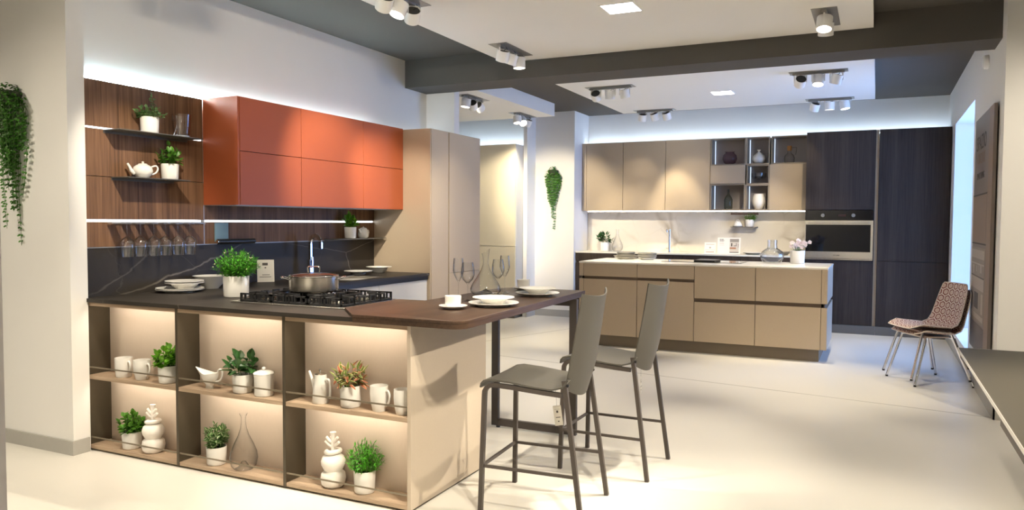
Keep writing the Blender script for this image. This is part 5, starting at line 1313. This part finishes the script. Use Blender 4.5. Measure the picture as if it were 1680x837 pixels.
# ------------------------------------------------------------------ ceiling spots
def lamp_light(name, p, tgt, power, size, blend, col, rad=.035):
    l = bpy.data.lights.new(name, 'SPOT'); l.energy = power; l.spot_size = math.radians(size); l.spot_blend = blend; l.color = col; l.shadow_soft_size = rad
    o = bpy.data.objects.new(name, l); COL.objects.link(o); o.location = p
    o.rotation_euler = (Vector(tgt) - Vector(p)).to_track_quat('-Z', 'Y').to_euler(); return o
def fixture(label, c, alongy, heads, zc, n=3, dx=.165):
    """c = plate centre; heads = list of (target, power, size)"""
    t = thing('ceiling_spotlight', label, 'ceiling light', (c[0], c[1], zc), 0, 'ceiling spotlights')
    a, b = (.085, .27) if alongy else (.27, .085)
    bm = BM(); w = .012
    box(bm, -a, a, -b, -b + w, -.004, -.0005); box(bm, -a, a, b - w, b, -.004, -.0005); box(bm, -a, -a + w, -b + w, b - w, -.004, -.0005); box(bm, a - w, a, -b + w, b - w, -.004, -.0005)
    obj('trim_plate', bm, M['alu'], t)
    bm = BM(); box(bm, -a + w, a - w, -b + w, b - w, -.0025, -.0005); obj('recess_plate', bm, M['alu'], t)
    bm = BM()
    if alongy: box(bm, -.018, .018, -b + .03, b - .03, -.022, -.0045)
    else: box(bm, -b * 0 - a + .03, a - .03, -.018, .018, -.022, -.0045)
    obj('gear_box', bm, M['alu'], t)
    for i, (tgt, pw, sz) in enumerate(heads):
        off = (i - 1) * dx
        hc = Vector((0, off, -.085)) if alongy else Vector((off, 0, -.085))
        wc = Vector((c[0], c[1], zc)) + hc
        d = (Vector(tgt) - wc).normalized()
        q = d.to_track_quat('-Z', 'Y').to_matrix()
        r, ln = .054, .092
        bm = BM(); lathe(bm, [(r - .004, ln / 2 - .012), (r - .004, ln / 2), (r, ln / 2), (r, -ln / 2), (r - .005, -ln / 2), (r - .006, -ln / 2 + .050), (0, -ln / 2 + .050)], n=32)
        bmesh.ops.rotate(bm, verts=bm.verts, matrix=q); bmesh.ops.translate(bm, verts=bm.verts, vec=hc)
        hd = obj('lamp_head', bm, M['spotwhite'], t, smooth=40)
        bm = BM(); lathe(bm, [(0, ln / 2 - .012), (r - .004, ln / 2 - .012)], n=28); bmesh.ops.rotate(bm, verts=bm.verts, matrix=q); bmesh.ops.translate(bm, verts=bm.verts, vec=hc)
        obj('heat_sink', bm, M['spotdark'], hd)
        bm = BM(); lathe(bm, [(0, -ln / 2 + .0485), (r - .010, -ln / 2 + .0485)], n=28); bmesh.ops.rotate(bm, verts=bm.verts, matrix=q); bmesh.ops.translate(bm, verts=bm.verts, vec=hc)
        obj('lens', bm, M['lamp'], hd)
        side = q @ Vector((1, 0, 0)) if not alongy else q @ Vector((0, 1, 0))
        if alongy: side = Vector((1, 0, 0))
        sd = Vector((1, 0, 0)) if not alongy else Vector((0, 1, 0))
        for s in (-1, 1):
            bm = BM(); pp = hc + sd * s * (r + .003)
            tube(bm, [Vector((pp.x, pp.y, -.012)), pp + Vector((0, 0, -.01))], .004, sec=(.012, .003))
            obj('bracket', bm, M['spotwhite'], t)
        bm = BM(); e = hc - d * (ln / 2); tube(bm, [Vector((hc.x + .02, hc.y + .02, -.01)), Vector((hc.x + .03, hc.y + .03, -.03)), e + Vector((.012, .012, .012)), e + Vector((0, 0, -.002))], .0025, n=6); obj('cable', bm, M['black'], t, smooth=True)
        if pw > 0:
            lamp_light('spot_light', wc + d * (ln / 2 + .002), tgt, pw * K, sz, .75, LC)
LC = (1.0, 0.885, 0.70)
K = 1.5
fixture('triple ceiling spotlight cut off by the top border, above the terracotta cabinets', (-2.905, 4.33), True, [((-3.955, 5.0, 1.60), 52, 50), ((-3.2, 3.6, .92), 70, 60), ((-3.955, 5.80, 1.50), 66, 36)], 2.884)
fixture('triple ceiling spotlight in front of the dark beam, above the tall sand cabinets', (-2.905, 6.06), True, [((-3.66, 6.50, 1.0), 18, 50), ((-3.66, 6.15, .8), 9, 40), ((-2.8, 6.2, 0), 55, 60)], 2.884)
fixture('double ceiling spotlight near the top border on the right, before the beam', (-.37, 6.05), True, [((-.45, 5.0, 0), 46, 56), ((-.5, 7.2, 0), 44, 60)], 2.884)
LC = (1.0, 0.86, 0.62)
fixture('triple ceiling spotlight just behind the beam on the left', (-2.70, 8.17), False, [((-3.3, 11.0, 1.08), 90, 30), ((-2.9, 8.5, .95), 60, 50), ((-2.3, 8.7, .95), 60, 50)], 2.884)
fixture('triple ceiling spotlight near the back wall on the left', (-2.71, 10.08), False, [((-3.35, 11.0, 1.0), 9, 64), ((-2.45, 11.0, 1.0), 50, 44), ((-2.2, 11.0, 1.0), 11, 64)], 2.884)
fixture('triple ceiling spotlight just behind the beam on the right', (-.56, 8.18), False, [((-1.5, 11.0, 1.08), 85, 30), ((-.65, 7.3, .0), 64, 56), ((-.95, 8.6, .95), 60, 50)], 2.884)
fixture('triple ceiling spotlight near the back wall on the right', (-.55, 10.0), False, [((-1.35, 11.0, 1.0), 9, 60), ((-.55, 10.3, 0), 22, 50), ((.1, 9.8, 0), 30, 56)], 2.884)
fixture('triple ceiling spotlight under the lowered ceiling on the left, nearer one', (-4.28, 7.90), True, [((-4.6, 7.4, 0), 45, 60), ((-5.0, 9.9, 1.3), 34, 56), ((-4.27, 10.45, 1.55), 90, 46)], 2.83)
fixture('triple ceiling spotlight under the lowered ceiling on the left, farther one', (-4.345, 9.43), True, [((-4.0, 8.8, 0), 24, 60), ((-2.9, 7.9, .6), 22, 60), ((-5.2, 9.9, 1.2), 26, 70)], 2.83)
LC = (1.0, 0.885, 0.70)
# unseen fixtures: ceiling rows assumed to continue, then lamps added to fill the light
fixture('ceiling spotlight above the camera, left side, outside the picture', (-2.905, 2.60), True, [((-3.6, 3.0, .5), 48, 60), ((-4.28, 3.40, 1.55), 62, 33), ((-2.0, 3.0, .6), 80, 60)], 2.884)
fixture('ceiling spotlight right of the stools, outside the picture', (-.47, 4.25), True, [((-1.6, 3.2, .0), 60, 50), ((-.3, 3.4, 0), 55, 64), ((-1.5, 4.5, 0), 60, 60)], 2.884)
fixture('ceiling spotlight near the right foreground, outside the picture', (-.47, 2.2), True, [((-1.9, 3.3, .5), 80, 56), ((.6, 3.2, .75), 60, 60), ((-3.0, 3.0, .3), 60, 56)], 2.884)
fixture('added fill spotlight left of the camera, outside the picture', (-4.9, .6), True, [((-4.8, 2.9, 1.3), 36, 70), ((-4.3, 3.0, 1.2), 16, 60), ((-5.0, 1.5, 0), 18, 80)], 2.995)  # unseen lamp added to brighten the left column and floor
fixture('added fill spotlight by the right wall, outside the picture', (2.1, 4.5), True, [((1.4, 6.34, 1.3), 70, 74), ((-1.972, 3.45, .30), 210, 26), ((1.2, 2.4, 0), 90, 70)], 2.995)  # unseen lamp added for the wall return, end panel and ambient light
fixture('added spotlight brightening the left wall, outside the picture', (-.47, .6), True, [((-4.31, 3.9, 2.45), 24, 44), ((-4.31, 5.0, 2.45), 34, 44), ((-4.31, 6.2, 2.5), 44, 40)], 2.884)  # added out of view to lift the upper left wall
fixture('added bounce spotlight behind the camera, outside the picture', (-2.0, -1.9), True, [((-3.0, -1.0, 0), 160, 80), ((-1.5, -3.0, 1.3), 120, 80), ((-.5, -.6, 0), 160, 80)], 2.995)  # added out of view so the floor bounces more ambient light
# square recessed downlights
def square(label, c, zc=2.884):
    t = thing('recessed_downlight', label, 'ceiling light', (c[0], c[1], zc), 0, 'square downlights')
    bm = BM(); a, w = .125, .012
    for b in ((-a, a, -a, -a + w), (-a, a, a - w, a), (-a, -a + w, -a + w, a - w), (a - w, a, -a + w, a - w)): box(bm, b[0], b[1], b[2], b[3], -.004, -.0003)
    obj('frame', bm, M['spotwhite'], t)
    bm = BM(); box(bm, -a + w, a - w, -a + w, a - w, -.003, -.0005); obj('diffuser', bm, M['panel_lamp'], t)
square('square recessed downlight near the top border', (-1.648, 5.207))
square('square recessed downlight behind the dark beam', (-1.640, 9.05))

# ------------------------------------------------------------------ sky through the window, camera, view
w = bpy.data.worlds.new('world'); SC.world = w; w.use_nodes = True
bg = w.node_tree.nodes['Background']; bg.inputs[0].default_value = (0.26, 0.47, 1.0, 1); bg.inputs[1].default_value = 6.0
cam = bpy.data.cameras.new('camera'); co = bpy.data.objects.new('camera', cam); COL.objects.link(co)
f_, yaw, pitch, roll, hh = 1256.5345, 25.4787, -2.4641, 0.27583, 1.38795
cam.sensor_fit = 'HORIZONTAL'; cam.sensor_width = 36; cam.lens = f_ / 1680 * 36; cam.clip_start = .05; cam.clip_end = 100
y, p_, r_ = (math.radians(v) for v in (yaw, pitch, roll))
fw = Vector((-math.sin(y) * math.cos(p_), math.cos(y) * math.cos(p_), math.sin(p_))); rt = Vector((math.cos(y), math.sin(y), 0)); up = rt.cross(fw)
rt2 = rt * math.cos(r_) + up * math.sin(r_); up2 = -rt * math.sin(r_) + up * math.cos(r_)
co.matrix_world = Matrix(((rt2.x, up2.x, -fw.x, 0), (rt2.y, up2.y, -fw.y, 0), (rt2.z, up2.z, -fw.z, hh), (0, 0, 0, 1)))
SC.camera = co
SC.view_settings.view_transform = 'Standard'; SC.view_settings.look = 'None'; SC.view_settings.gamma = 1.0; SC.view_settings.use_curve_mapping = False
SC.view_settings.exposure = EXPO
cy_ = SC.cycles
cy_.use_denoising = True
cy_.max_bounces = 10; cy_.transparent_max_bounces = 24; cy_.diffuse_bounces = 5; cy_.glossy_bounces = 4
cy_.sample_clamp_indirect = 6.0; cy_.caustics_reflective = False; cy_.caustics_refractive = False
